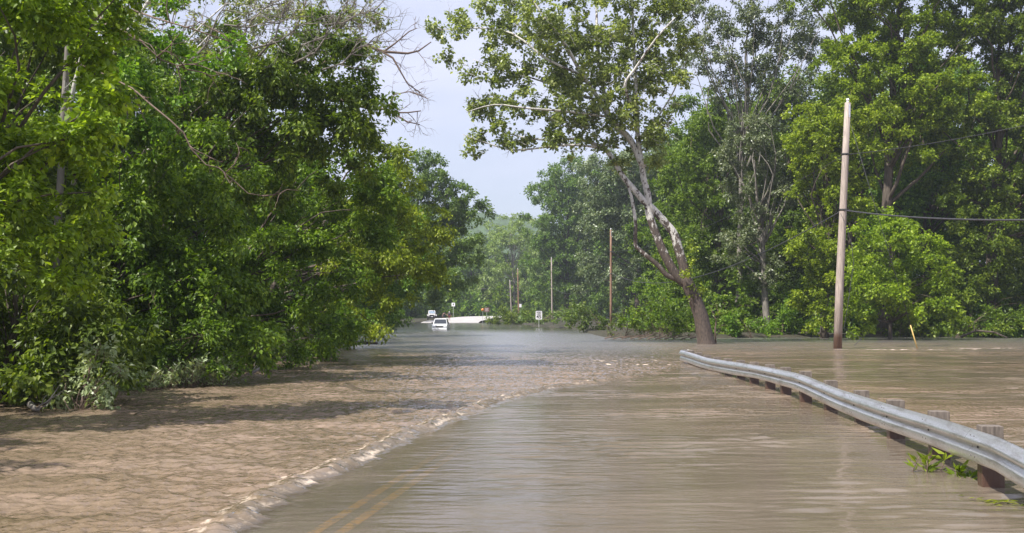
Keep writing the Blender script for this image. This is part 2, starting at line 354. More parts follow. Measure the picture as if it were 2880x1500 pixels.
foam_and_flecks = fade_r * (crest * (.42 + .9 * (lace - .5)) + np.exp(-((Dw - .13) / .13) ** 2) * (.20 + .45 * (lace - .5)) + np.exp(-((Dw - .03) / .06) ** 2) * seg * (.62 + .5 * (fbm(AL * 140, Dw * 5, 83, 2) - .5)))
foam_and_flecks += fade_r * np.exp(-((Dw - .55) / .5) ** 2) * np.clip((fbm(x * 5, y * 9, 84, 3) - .62) * 9, 0, 1) * .5
foam_and_flecks += np.exp(-((y - (47.6 - .05 * (x - 16))) / .5) ** 2) * sstep(13.5, 16, x) * sstep(26, 20, x) * np.clip((fbm(x * 1.8, y * 5, 85, 3) - .45) * 6, 0, 1)
foam_and_flecks += np.exp(-((y - 49.6) / .9) ** 2) * sstep(17, 19, x) * sstep(30, 24, x) * np.clip((fbm(x * 1.6, y * 3, 86, 3) - .52) * 6, 0, 1)
foam_and_flecks += sstep(30, 35, y) * sstep(40, 34, y) * sstep(1.5, 3, x) * sstep(9, 4, x) * np.clip((fbm(x * 2, y * 1.5, 87, 3) - .6) * 7, 0, 1)
foam_and_flecks = np.clip(np.maximum(foam_and_flecks, .30 * rough * sstep(60, 30, y)), 0, 1)  # plus faint pale flecks across all the choppy water
nx, ny = len(wx), len(wy); i = np.arange(ny - 1)[:, None] * nx + np.arange(nx - 1)[None]
F = np.stack([i, i + 1, i + nx + 1, i + nx], -1).reshape(-1, 4)
patch = np.clip((fbm(x * .10 + .05 * y, y * .42, 91, 4) - .40) * 4, 0, 1)
churn = np.clip(downs * sstep(44, 36, y + np.clip(x + 2, -20, 0) * 2.2 + 5 * (fbm(x * .2, y * .1, 93) - .5)) * (.75 + .25 * patch) * sstep(7.5, 5, x) + right * (.02 + .50 * patch * (1 - .85 * np.exp(-((x - 13) / 6) ** 2 - ((y - 27) / 7) ** 2))) + right * sstep(36, 46, y) * .55 + (1 - downs) * sstep(-1, 4, x) * sstep(10, 18, y) * (.25 + .45 * patch), 0, 1)
wme = mesh_np('water', np.stack([x, y, Z], -1), F, attrs=[('depth', 'POINT', depth), ('churn', 'POINT', churn), ('foam_and_flecks', 'POINT', foam_and_flecks), ('ruffle', 'POINT', np.clip(sstep(25, 55, y) * (1 - .7 * sstep(85, 120, y + 8 * fbm(x * .1, y * .15, 97))) + .04 * churn, 0, 1))], smooth=True)
q = NM('flood_water')
aD = q.n('Attribute'); aD.attribute_name = 'depth'; aC = q.n('Attribute'); aC.attribute_name = 'churn'; aF = q.n('Attribute'); aF.attribute_name = 'foam_and_flecks'
kk = q.math('MULTIPLY_ADD', aC, 'Fac', v=-150.0); kk.inputs[2].default_value = -30.0
e1 = q.math('MULTIPLY', aD, 'Fac', kk, 0); e2 = q.math('EXPONENT', e1); opac = q.math('SUBTRACT', 1.0, b=e2, clamp=True)
n1 = q.noise(.55, detail=5, rough=.6, stretch=(.6, 1.6, 1)); n2 = q.noise(7.5, detail=5, rough=.7, stretch=(.9, 1.2, 1))
am = q.math('MULTIPLY_ADD', n1, 0, v=.88); q.l(q.math('MULTIPLY', n2, 0, v=.12), 0, am, 2)
calm = q.ramp([(.35, (.135, .110, .078)), (.65, (.20, .160, .122))], am); mud = q.ramp([(.32, (.13, .098, .060)), (.5, (.20, .145, .098)), (.66, (.28, .202, .148))], am)
cm = q.n('MixRGB'); q.l(aC, 'Fac', cm, 0); q.l(calm, 0, cm, 1); q.l(mud, 0, cm, 2)
df = q.n('BsdfDiffuse'); q.l(cm, 0, df, 0); tr = q.n('BsdfTransparent')
body = q.n('MixShader'); q.l(opac, 0, body, 0); q.l(tr, 0, body, 1); q.l(df, 0, body, 2)
# ripples finer than the mesh
ra = q.noise(12, detail=2, rough=.5, stretch=(1.2, 1, 1)); rb = q.noise(22, detail=2, rough=.55, stretch=(.45, 1.5, 1)); rc = q.noise(3.6, detail=5, rough=.65, stretch=(.4, 1.5, 1))
h1 = q.math('MULTIPLY', ra, 0, aC, 'Fac'); h1b = q.math('MULTIPLY', h1, v=.024)
pn = q.math('MULTIPLY_ADD', n1, 0, v=5.0, clamp=True); pn.inputs[2].default_value = -2.1; pn2 = q.math('MULTIPLY_ADD', pn, 0, v=.006); pn2.inputs[2].default_value = .0022; h2 = q.math('MULTIPLY', rc, 0, pn2, 0); h3 = q.math('MULTIPLY', rb, 0, v=.0014)
hs = q.math('ADD', h1b, b=h2); hs = q.math('ADD', hs, b=h3)
bp = q.n('Bump'); bp.inputs['Strength'].default_value = 1; bp.inputs['Distance'].default_value = 1; q.l(hs, 0, bp, 'Height')
fr = q.n('Fresnel'); fr.inputs['IOR'].default_value = 1.33; q.l(bp, 0, fr, 'Normal')
gl = q.n('BsdfGlossy'); aR = q.n('Attribute'); aR.attribute_name = 'ruffle'; rr = q.math('MULTIPLY_ADD', aR, 'Fac', v=.20); rr.inputs[2].default_value = .06; q.l(rr, 0, gl, 'Roughness'); q.l(bp, 0, gl, 'Normal'); q.l(bp, 0, df, 'Normal')
frs = q.math('MULTIPLY', fr, 0, v=1.0)
surf = q.n('MixShader'); q.l(frs, 0, surf, 0); q.l(body, 0, surf, 1); q.l(gl, 0, surf, 2)
fo = q.n('BsdfDiffuse'); fo.inputs[0].default_value = (.60, .50, .40, 1); fi = q.n('MixShader'); fz = q.noise(17, detail=5, rough=.75, stretch=(1, .8, 1)); fy2 = q.math('MULTIPLY_ADD', aF, 'Fac', v=1.25); fy2.inputs[2].default_value = -.95
fsum = q.math('ADD', fy2, b=fz); fh = q.math('MULTIPLY', fsum, v=1.7, clamp=True)
q.l(fh, 0, fi, 0); q.l(surf, 0, fi, 1); q.l(fo, 0, fi, 2); q.l(fi, 0, q.out, 0)
wme.materials.append(q.m); tag(link(bpy.data.objects.new('water', wme)), kind='structure')

# ------------------------------------------------------------------ trees
def leaves_mesh(name, C, R, leaf, cover, rng, mat, droop=.35, squash=.75, fold=.12, wr=.6):
    """clump centres C (n,3) with radii R -> leaf mesh: sprays of folded leaves along twigs"""
    P = []; A = []; O = []
    for c, r in zip(C, R):
        n = int(cover * 3.1 * r * r / (.3 * leaf * leaf * .62)); n = max(6, min(n, 1500))
        nt_ = max(4, int(n / 16)); d = rng.normal(size=(nt_, 3)); d /= np.linalg.norm(d, axis=1)[:, None] + 1e-9
        d[:, 2] = d[:, 2] * squash + .12; ln = r * (.55 + .6 * rng.random(nt_))
        ti = rng.integers(0, nt_, n); t = .25 + .75 * rng.random(n) ** .7
        p = c + d[ti] * (ln[ti] * t)[:, None]; p[:, 2] -= droop * r * t ** 2 * .7
        p += rng.normal(size=(n, 3)) * leaf * .55
        a = d[ti] * .9 + rng.normal(size=(n, 3)) * .55; a[:, 2] -= droop * 1.6
        P.append(p); A.append(a); O.append(d[ti])
    P = np.concatenate(P); A = np.concatenate(A); O = np.concatenate(O); n = len(P)
    A /= np.linalg.norm(A, axis=1)[:, None] + 1e-9
    N = O * .5 + rng.normal(size=(n, 3)) * .55; N[:, 2] += .75
    B = np.cross(N, A); B /= np.linalg.norm(B, axis=1)[:, None] + 1e-9; N = np.cross(A, B)
    Lf = (leaf * (.65 + .7 * rng.random(n)))[:, None]; w = Lf * wr * .5
    V = np.stack([P, P + A * Lf * .42 + B * w + N * Lf * fold, P + A * Lf, P + A * Lf * .42 - B * w + N * Lf * fold], 1).reshape(-1, 3)
    F = np.arange(4 * n).reshape(-1, 4)
    return mesh_np(name, V, F, attrs=[('tint', 'FACE', rng.random(n) * .8)], mats=[mat])
def sample_clumps(lobes, rc, fill, rng):
    """lobes: (x,y,z,rx,ry,rz); clumps spread through them, most near the outside"""
    C = []; R = []
    for lx, ly, lz, a, b, c in lobes:
        n = max(2, int(fill * (a * b + b * c + a * c) / 3 / (rc * rc)))
        d = rng.normal(size=(n, 3)); d /= np.linalg.norm(d, axis=1)[:, None]
        u = np.where(rng.random(n) < .72, .72 + .33 * rng.random(n), .25 + .5 * rng.random(n))
        C.append(np.array([lx, ly, lz]) + d * u[:, None] * np.array([a, b, c])); R.append(rc * (.6 + .75 * rng.random(n)))
    return np.concatenate(C), np.concatenate(R)
def curve(p, q_, rng, n=7, bend=.12, sag=0):
    p = Vector(p); q_ = Vector(q_); ln = (q_ - p).length; o1 = Vector(rng.normal(size=3)) * ln * bend
    return [p.lerp(q_, t) + o1 * math.sin(t * math.pi) + Vector((0, 0, sag * ln * math.sin(t * math.pi))) + Vector(rng.normal(size=3)) * ln * .012 for t in [i / (n - 1) for i in range(n)]]
def grow(mb, start, dirv, length, rad, depth, rng, mi=0, tw=3):
    """a bare branch with side twigs"""
    n = 6; pts = [Vector(start)]; d = Vector(dirv).normalized()
    for i in range(n):
        d = (d + Vector(rng.normal(size=3)) * .22).normalized(); pts.append(pts[-1] + d * length / n)
    mb.tube(pts, [rad * (1 - .75 * i / n) for i in range(n + 1)], 4 if depth < 2 else 5, mi)
    if depth > 0:
        for k in range(tw):
            j = int(rng.integers(2, n)); dd = (pts[j] - pts[j-1]).normalized() + Vector(rng.normal(size=3)) * .75
            grow(mb, pts[j], dd, length * (.4 + .3 * rng.random()), rad * .55, depth - 1, rng, mi, tw)
def make_tree(name, base, lobes, label, leafm, barkm, leaf=.12, cover=1.6, rc=.6, fill=1.3, seed=0, tr=None, cat='tree', group=None, trunk_pts=None, limbs=26, droop=.35, top=None, twigs=0, world=True, wr=.6):
    rng = np.random.default_rng(seed + 100); bx, by = base[0], base[1]; bz = base[2] if len(base) > 2 else float(min(ground_z(np.array([bx]), np.array([by]))[0], 0.1)) - .1
    root = thing(name, (bx, by, bz), label, cat, group); B = np.array([bx, by, bz])
    lb = [(l[0] - B[0], l[1] - B[1], l[2] - B[2], *l[3:]) for l in lobes] if world else lobes
    C, R = sample_clumps(lb, rc, fill, rng)
    keep = C[:, 2] > .25 * rc; C = C[keep]; R = R[keep]
    cr = bpy.data.objects.new('crown', leaves_mesh('crown', C, R, leaf, cover, rng, leafm, droop=droop, wr=wr)); link(cr, root)
    zt = C[:, 2].max(); cc = C.mean(0); tr = tr or max(.05, zt * .018)
    mb = MB()
    if trunk_pts is None:
        tp = Vector((cc[0] * .9, cc[1] * .9, zt * .86)); m1 = Vector((tp.x * .22, tp.y * .22, zt * .3)); m2 = Vector((tp.x * .6, tp.y * .6, zt * .6))
        trunk_pts = []
        for i in range(12):
            t = i / 11; p = (1-t)**3 * Vector((0, 0, -.3)) + 3*(1-t)**2*t*m1 + 3*(1-t)*t*t*m2 + t**3*tp
            trunk_pts.append(p + Vector((rng.normal() * .1 * t, rng.normal() * .1 * t, 0)) * min(2, zt * .15))
        rad = [tr * (1.25 if i == 0 else 1 - .85 * (i / 11)) for i in range(12)]
    else: rad = [tr * (1 - .8 * i / (len(trunk_pts) - 1)) for i in range(len(trunk_pts))]
    mb.tube(trunk_pts, rad, 8)
    idx = rng.permutation(len(C))[:limbs]
    for j in idx:
        c = Vector(C[j]); k = max(1, min(len(trunk_pts) - 2, int((.15 + .6 * max(0, c.z) / zt) * len(trunk_pts) * .85)))
        p = Vector(trunk_pts[k]); mb.tube(curve(p, c, rng, bend=.1, sag=.08), [max(.008, rad[k] * .42 * (1 - .85 * t / 6)) for t in range(7)], 5)
        for w_ in range(twigs): grow(mb, c, Vector(rng.normal(size=3)) + (c - Vector(cc)).normalized() * .6, R[j] * (1 + rng.random()), .012, 1, rng, tw=2)
    mb.build('trunk', barkm, root)
    return root
def copy_tree(src, loc, rz, sc, label=None, group=None):
    r = src.copy(); S.collection.objects.link(r); r.location = loc; r.rotation_euler = (0, 0, rz); r.scale = sc if hasattr(sc, '__len__') else (sc, sc, sc)
    if label: r['label'] = label
    if group: r['group'] = group
    for ch in list(src.children):
        c = ch.copy(); S.collection.objects.link(c); c.parent = r
    return r
def LB(d, *items):                  # lobes given as photo column, row, radius (m) at distance d
    out = []
    for it in items:
        X, Y, r = it[:3]; dd = d + (it[3] if len(it) > 3 else 0); p = PX(X, Y, dd); out.append((p.x, p.y, p.z, r, r * 1.05, r * (it[4] if len(it) > 4 else .85)))
    return out
EXEC_TREES = True
# --- left bank, near to far
make_tree('broadleaf_tree', (-9.6, 15.5), LB(15, (40, 120, 1.35), (150, 330, 1.0), (60, 430, 1.3), (170, 560, 1.0), (20, 660, 1.2), (250, 250, .6), (-150, 300, 1.5), (80, -120, 1.3), (240, -190, 1.0), (180, 20, 1.0), (330, -260, .8)),
    'yellow-green leafy tree at the left edge nearest the camera', L['yellow'], bark, leaf=.12, cover=1.15, rc=.42, fill=1.5, seed=1, group='broadleaf trees on the left bank')
make_tree('broadleaf_tree', (-10.0, 19.5), LB(19, (60, 860, 1.3), (210, 780, 1.2), (260, 930, 1.1), (110, 1010, 1.2), (-60, 980, 1.3), (210, 1060, .9, -.6), (60, 700, 1.4, 1)),
    'dark drooping tree with its lowest leaves in the water at bottom left', L['deep'], bark, leaf=.13, cover=1.2, rc=.45, fill=1.6, seed=2, group='broadleaf trees on the left bank', droop=.5)
make_tree('broadleaf_tree', (-11.0, 25), LB(25, (380, 560, 1.9), (520, 480, 1.9), (470, 720, 2.0), (600, 650, 1.7), (380, 860, 1.7), (560, 850, 1.7), (640, 960, 1.2), (330, 1000, 1.1)),
    'broad dark green tree behind the pale flooded weeds', L['mid'], bark, leaf=.13, cover=1.2, rc=.5, fill=1.45, seed=3, group='broadleaf trees on the left bank', droop=.5)
make_tree('broadleaf_tree', (-12.5, 31), LB(31, (560, 270, 2.0), (700, 180, 1.9), (820, 260, 1.9), (900, 380, 1.8), (700, 380, 2.1), (980, 300, 1.3), (620, 480, 2.0), (1010, 400, 1.2), (950, 180, 1.4), (1025, 260, 1.0), (1030, 350, 1.0), (870, 110, 1.2), (450, 250, 1.5)),
    'tall tree with dark leaf masses under the bare white limbs', L['deep'], bark, leaf=.15, cover=1.1, rc=.55, fill=1.35, seed=4, group='broadleaf trees on the left bank', droop=.5)
make_tree('broadleaf_tree', (-11.5, 36), LB(36, (780, 620, 2.0), (880, 520, 2.0), (960, 640, 2.0), (820, 780, 2.0), (930, 830, 1.7), (740, 900, 1.7), (820, 950, 1.3), (1030, 520, 1.6), (700, 700, 1.7), (1070, 600, 1.3)),
    'full green tree bulging out over the water with leaves reaching the bank', L['mid'], bark, leaf=.15, cover=1.15, rc=.55, fill=1.4, seed=5, group='broadleaf trees on the left bank', droop=.45)
make_tree('broadleaf_tree', (-13.5, 50), LB(50, (1080, 640, 2.2), (1160, 690, 1.9), (1020, 740, 2.2), (1110, 780, 1.9), (960, 860, 2.2), (1040, 880, 1.6), (1200, 620, 1.0), (1190, 740, 1.2), (1000, 560, 2.2), (1060, 460, 1.8), (1110, 530, 1.5), (1040, 380, 1.4)),
    'lighter olive-green tree leaning toward the road before the hazy trees', L['yellow'], bark, leaf=.17, cover=.95, rc=.6, fill=1.25, seed=6, group='broadleaf trees on the left bank', droop=.5)
make_tree('broadleaf_tree', (-15.5, 76), LB(76, (1080, 760, 3.2), (1140, 700, 2.6), (1150, 800, 2.2), (1050, 860, 2.4), (1190, 760, 1.7), (1110, 630, 2.6)),
    'dark shaded tree arching over the far left bank', L['deep'], bark, leaf=.22, cover=1.2, rc=.8, fill=1.4, seed=7, group='broadleaf trees on the left bank')
make_tree('broadleaf_tree', (-15, 116), LB(116, (1170, 480, 3.0), (1250, 540, 3.4), (1310, 590, 2.8), (1200, 640, 4.2), (1290, 690, 3.2), (1170, 780, 4.0), (1260, 790, 2.8), (1140, 560, 4)),
    'hazy round-topped tree left of the sky gap', L['far'], bark, leaf=.30, cover=1.3, rc=.85, fill=2.2, seed=8, group='broadleaf trees on the left bank')
make_tree('broadleaf_tree', (-12.5, 10.5), [(-12.0, 10.2, 6.0, 2.0, 1.9, 1.5), (-10.2, 8.2, 5.0, 1.6, 1.3, 1.1), (-12.5, 13, 7.0, 1.8, 1.8, 1.6)],  # stands out of view, placed there to throw shade on the near water
    'unseen spreading tree beyond the left edge that shades the near water', L['mid'], bark, leaf=.16, cover=1.3, rc=.6, fill=1.7, seed=12, group='broadleaf trees on the left bank')
fill_a = make_tree('broadleaf_tree', (-17, 22), [(-17, 22, 4, 4, 4, 3.2), (-16, 23, 8, 3.6, 3.6, 3), (-18, 20, 11, 3, 3, 2.6)],
    'shaded tree deep in the wood behind the front row on the left', L['deep'], bark, leaf=.22, cover=1.4, rc=.8, fill=1.7, seed=9, group='trees deep in the left wood')
thin_a = make_tree('sycamore_tree', (-17.5, 38), LB(40, (330, 60, 2.6), (520, 60, 2.6), (720, 30, 2.4), (900, 60, 2.2), (1000, 120, 1.4), (420, 180, 2.2), (1040, 30, 1.3), (180, 160, 2.2), (620, 150, 2.0)),
    'tall sycamore with thin pale leaves and sky showing through, above the left bank', L['syc'], white_bark, leaf=.15, cover=.5, rc=.55, fill=1.5, seed=10, group='broadleaf trees on the left bank', tr=.26, twigs=2)
rng0 = np.random.default_rng(77)
for i, (x_, y_, s_) in enumerate([(-14.5, 46, .8), (-17, 36, 1.0), (-15, 56, .95), (-19, 32, .95), (-16.5, 42, .95), (-18, 52, 1.0), (-22, 44, 1.1), (-17, 62, 1.0), (-19, 70, 1.15), (-20, 84, 1.3), (-19, 96, 1.3), (-26, 60, 1.1), (-15, 30, .62), (-13.5, 20, .55), (-20, 105, 1.2), (-23, 130, 1.3), (-24, 145, 1.4), (-26, 160, 1.2), (-27, 178, 1.3), (-28, 196, 1.3), (-13.5, 11.2, .62), (-14, 26, .8), (-14.5, 36, .85)]):
    copy_tree(fill_a, (x_, y_, -.05), rng0.random() * 6, s_)
# --- the leaning sycamore
d = 57; base = PX(1985, 967, d); B = np.array(base); syc = thing('sycamore_tree', base, 'large leaning sycamore with peeling white bark at the end of the guardrail', 'tree')
def TP(pts, dz=0): return [PX(X, Y, d + (p[2] if len(p) > 2 else 0)) - base for p in pts for X, Y in [p[:2]]]
mb = MB(); px = 1 / 49.1
def limb(pts, w0, w1, n=9, sub=3, side=0):
    w0 *= .9; w1 *= .8
    P = TP(pts); Q = []
    for i in range(len(P) - 1):                     # Catmull-Rom
        a, b, c, e = P[max(i-1, 0)], P[i], P[i+1], P[min(i+2, len(P)-1)]
        for k in range(sub):
            t = k / sub; Q.append(.5 * ((2*b) + (c-a)*t + (2*a-5*b+4*c-e)*t*t + (3*b-a-3*c+e)*t**3))
    Q.append(P[-1]); m_ = len(Q); mb.tube(Q, [(w0 + (w1 - w0) * i / (m_ - 1)) * px / 2 for i in range(m_)], n); return Q
mb.tube(TP([(1986, 980), (1985, 966), (1980, 940), (1971, 890), (1950, 830), (1930, 792), (1918, 770)]), [.58, .51, .46, .42, .37, .37, .29], 14)
limb([(1932, 800), (1926, 760), (1911, 708), (1897, 660), (1873, 627), (1836, 586), (1808, 560), (1785, 532), (1754, 495), (1725, 445), (1700, 415), (1672, 402), (1620, 388), (1560, 392), (1480, 385), (1400, 365, 1)], 34, 3, 10)
limb([(1925, 795), (1905, 778), (1873, 723), (1845, 656), (1826, 597), (1824, 548), (1812, 500), (1805, 443), (1797, 391), (1794, 300), (1790, 200), (1786, 100), (1782, 0), (1776, -90)], 32, 6, 10)
limb([(1900, 785), (1873, 772), (1851, 746), (1806, 709), (1788, 686), (1789, 630), (1781, 574), (1774, 540), (1758, 500)], 17, 9, 8)
limb([(1812, 470), (1776, 392), (1740, 355), (1715, 325), (1690, 280), (1640, 205, -1), (1593, 120, -2), (1546, 57, -3), (1505, 0, -3), (1460, -60, -3)], 22, 5, 8)
limb([(1715, 325), (1695, 220, 2), (1683, 104, 2), (1680, 0, 3), (1672, -80, 3)], 15, 5, 7)
limb([(1796, 330), (1760, 240, -2), (1789, 188, -2), (1850, 100, -3), (1905, 40, -3)], 12, 4, 6)
limb([(1640, 205, -1), (1540, 160, -2), (1440, 85, -1), (1340, 70), (1250, 75), (1195, 58)], 9, 2, 6)
limb([(1690, 280), (1600, 250, 1), (1500, 215, 2), (1400, 190, 2), (1330, 160, 2)], 9, 2, 6)
limb([(1715, 325), (1600, 310, -2), (1480, 300, -3), (1390, 290, -3), (1310, 312, -3)], 9, 2, 6)
limb([(1700, 415), (1600, 405, -1), (1450, 420), (1370, 400), (1300, 375)], 8, 2, 6)
limb([(1797, 391), (1850, 330, 2), (1900, 250, 2), (1940, 150, 2)], 9, 3, 6)
rngS = np.random.default_rng(5)
lob = LB(d, (1215, 65, .75), (1280, 90, .9), (1340, 40, 1.3), (1270, 135, .6), (1420, 40, 1.9), (1500, 60, 2.1, -2), (1400, 120, 1.2), (1330, 165, .8), (1350, 215, .8), (1430, 200, 1.6), (1380, 255, 1.1),
         (1320, 315, .7), (1380, 315, 1.0), (1460, 300, 1.7), (1320, 385, .85), (1390, 385, 1.0), (1460, 385, 1.1), (1330, 415, .5), (1550, 160, 2.2, 1), (1600, 60, 2.3, -2), (1560, 290, 2.2, -1), (1650, 180, 2.4, 2), (1600, 380, 1.6), (1540, 400, 1.0),
         (1720, 80, 2.5), (1700, 260, 2.2, -1.5), (1660, 380, 1.5), (1760, 340, 2.1), (1760, 180, 2.2, 1), (1830, 60, 2.4), (1840, 230, 2.0), (1840, 360, 1.4), (1850, 450, .7), (1770, 440, .8), (1900, 150, 2.0, 1), (1480, -60, 2.4), (1700, -80, 2.6), (1850, -70, 2.6), (1590, 250, 2))
lob = [(l[0]-B[0], l[1]-B[1], l[2]-B[2], *l[3:]) for l in lob]
C, R = sample_clumps(lob, .55, 1.35, rngS)
for j in rngS.permutation(len(C))[:170]:
    c = Vector(C[j]); grow(mb, c + Vector((1.1, 0, -.5)) * R[j], c - (c + Vector((1.1, 0, -.5)) * R[j]), R[j] * 2.4, .022, 1, rngS, tw=2)
mb.build('trunk', syc_bark, syc)
link(bpy.data.objects.new('crown', leaves_mesh('crown', C, R, .19, .75, rngS, L['syc'], droop=.3, squash=.8, wr=.8)), syc)
C2, R2 = sample_clumps([(l[0]-B[0], l[1]-B[1], l[2]-B[2], *l[3:]) for l in LB(d - .5, (1945, 690, .45), (1950, 730, .35), (1935, 770, .4), (1965, 800, .5), (1955, 830, .35))], .22, 1.2, rngS)
link(bpy.data.objects.new('trunk_sprouts', leaves_mesh('trunk_sprouts', C2, R2, .15, 1.0, rngS, L['yellow'], wr=.8)), syc)
# --- right side
G = 'broadleaf trees on the right bank'
make_tree('broadleaf_tree', (22.5, 72), LB(71, (2320, 400, 3.0), (2290, 330, 1.8), (2420, 340, 3.0), (2350, 540, 2.8), (2300, 700, 2.2), (2290, 860, 1.9), (2360, 780, 2.2), (2260, 430, 1.4)),
    'bright yellow-green tree directly behind the near utility pole', L['yellow'], bark, leaf=.20, cover=1.35, rc=.55, fill=1.9, seed=21, group=G, wr=.7)
make_tree('broadleaf_tree', (28, 75), LB(74, (2480, 60, 3.6), (2600, 120, 3.4), (2400, 170, 2.8), (2520, 240, 3.2), (2680, 30, 3.0), (2660, 260, 3.0), (2560, 380, 3.0), (2420, -40, 3.2), (2560, -120, 3.4), (2700, -110, 3.2), (2300, -90, 3.0)),
    'tallest yellow-green tree on the right, reaching the top of the picture', L['yellow'], bark, leaf=.20, cover=1.35, rc=.55, fill=1.9, seed=22, group=G, wr=.7)
make_tree('broadleaf_tree', (25.5, 67.5), LB(66, (2480, 700, 2.6), (2590, 740, 2.4), (2540, 820, 2.4), (2440, 830, 2.0), (2620, 860, 1.7), (2400, 900, 1.2), (2530, 660, 1.8), (2650, 790, 1.2)),
    'low rounded yellow-green tree touching the water right of the pole', L['yellow'], bark, leaf=.20, cover=1.1, rc=.58, fill=1.75, seed=23, group=G, wr=.7)
make_tree('broadleaf_tree', (36, 75), LB(74, (2760, 350, 3.4), (2860, 260, 3.4), (2720, 520, 3.2), (2850, 480, 3.4), (2800, 660, 3.0), (2720, 780, 2.2), (2880, 100, 3.2), (2780, 100, 3.0), (2860, 800, 2.4), (2940, 650, 3), (2800, -60, 3.2), (2920, -80, 3.4), (2950, 200, 3.2), (2960, 420, 3.2)),
    'dense green tree at the right edge of the picture', L['mid'], bark, leaf=.21, cover=1.2, rc=.65, fill=1.75, seed=24, group=G, twigs=1, wr=.7)
make_tree('broadleaf_tree', (19.5, 86), LB(86, (2080, 60, 3.2), (2200, 40, 3.2), (2000, 170, 2.8), (2140, 190, 2.8), (2240, 200, 2.6), (1960, 60, 2.8), (2060, 280, 2.2), (2190, 330, 2.2), (2320, 80, 3), (2080, -90, 3), (2220, -100, 3), (1960, -60, 2.6)),
    'tall grey-green tree with specks of sky between its leaves', L['grey'], bark_grey, leaf=.22, cover=.85, rc=.75, fill=1.5, seed=25, group=G, twigs=2, tr=.3, limbs=40)
make_tree('willow_tree', (20.5, 80), LB(80, (2100, 380, 2.3), (2060, 440, 1.6), (2170, 440, 1.5), (2190, 540, 1.8), (2120, 620, 1.6), (2080, 530, 1.6), (2060, 700, 1.7), (2150, 760, 1.5)),
    'pale silvery willow crown in front of darker trees', L['grey'], bark_grey, leaf=.2, cover=1.0, rc=.55, fill=1.7, seed=26, group=G, twigs=1)
make_tree('broadleaf_tree', (17.5, 88), LB(88, (1950, 470, 3.0), (1990, 600, 3.2), (1940, 720, 3.2), (2040, 760, 3.2), (1980, 850, 2.8), (2130, 860, 2.6), (2180, 690, 3.2), (2000, 380, 2.6), (2230, 850, 2.4), (2230, 560, 3.2), (1900, 830, 2)),
    'dark green tree between the leaning sycamore and the pale willow', L['deep'], bark, leaf=.24, cover=1.25, rc=.75, fill=1.9, seed=27, group=G)
mid_a = make_tree('broadleaf_tree', (11, 202), LB(202, (1552, 530, 5.6), (1600, 500, 5.4), (1545, 620, 6), (1660, 590, 6.4), (1560, 720, 6.4), (1660, 720, 6.4), (1545, 810, 5), (1620, 820, 6)),
    'hazy green tree forming the right side of the sky gap', L['far'], bark, leaf=.42, cover=1.3, rc=1.25, fill=1.9, seed=28, group='hazy trees beyond the leaning sycamore')
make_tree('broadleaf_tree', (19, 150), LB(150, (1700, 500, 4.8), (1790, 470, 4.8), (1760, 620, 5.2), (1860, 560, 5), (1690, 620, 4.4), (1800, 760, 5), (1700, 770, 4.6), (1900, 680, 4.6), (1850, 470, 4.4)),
    'hazy blue-green tree seen behind the forked sycamore trunk', L['grey'], bark, leaf=.36, cover=1.3, rc=1.1, fill=1.9, seed=29, group='hazy trees beyond the leaning sycamore')
make_tree('broadleaf_tree', (1, 262), LB(262, (1440, 640, 4.6), (1400, 675, 3.8), (1480, 690, 5), (1400, 780, 5), (1470, 800, 5.4), (1360, 730, 3.2), (1385, 640, 2.6), (1350, 690, 2.6), (1360, 830, 3.8), (1500, 620, 5)),
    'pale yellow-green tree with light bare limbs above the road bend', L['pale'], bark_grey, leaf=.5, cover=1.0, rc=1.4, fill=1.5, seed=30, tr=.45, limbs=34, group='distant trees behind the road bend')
far_a = make_tree('broadleaf_tree', (-9, 268), LB(268, (1330, 770, 5), (1290, 820, 5), (1360, 840, 5), (1310, 720, 4.4), (1250, 800, 5.4), (1310, 870, 4.4)),
    'dark tree closing the view behind the parked jeep', L['deep'], bark, leaf=.5, cover=1.3, rc=1.4, fill=1.8, seed=31, group='distant trees behind the road bend')
for x_, y_, s_, src in [(-22, 262, 1.0, 0), (-34, 250, 1.15, 0), (4, 275, 1.0, 0), (15, 275, 1.05, 0), (-30, 232, 1.0, 0), (-2, 285, 1.05, 0), (26, 262, 1.15, 0), (-14, 278, .95, 0), (-60, 262, 1.3, 0), (-48, 250, 1.2, 0), (-42, 300, 1.3, 0), (-25, 300, 1.2, 0), (-8, 305, 1.2, 0), (8, 300, 1.2, 0), (24, 300, 1.2, 0), (-70, 240, 1.3, 0), (-38, 225, 1.0, 0)]:
    copy_tree(far_a, (x_, y_, .6), rng0.random() * 6, s_, 'dark tree standing in the far wood beyond the road bend', 'trees in the far wood beyond the bend')
for x_, y_, s_ in [(22, 195, 1.0), (30, 180, 1.0), (38, 165, .95), (46, 175, 1.1), (28, 212, 1.0), (17, 225, .95), (52, 155, 1.0), (64, 165, 1.1), (38, 138, .8), (30, 150, .9)]:
    copy_tree(mid_a, (x_, y_, 0), rng0.random() * 6, s_, 'hazy tree in the depth of the right wood', 'trees in the depth of the right wood')
right_fill = make_tree('broadleaf_tree', (20, 104), [(20, 104, 5, 5, 5, 4), (20, 105, 11, 5, 5, 4), (21, 104, 17, 4.5, 4.5, 4), (20, 104, 22, 3.5, 3.5, 3.2)],
    'shaded tree in the second row of the right bank', L['deep'], bark, leaf=.32, cover=1.5, rc=1.1, fill=1.8, seed=32, group='second row trees on the right bank')
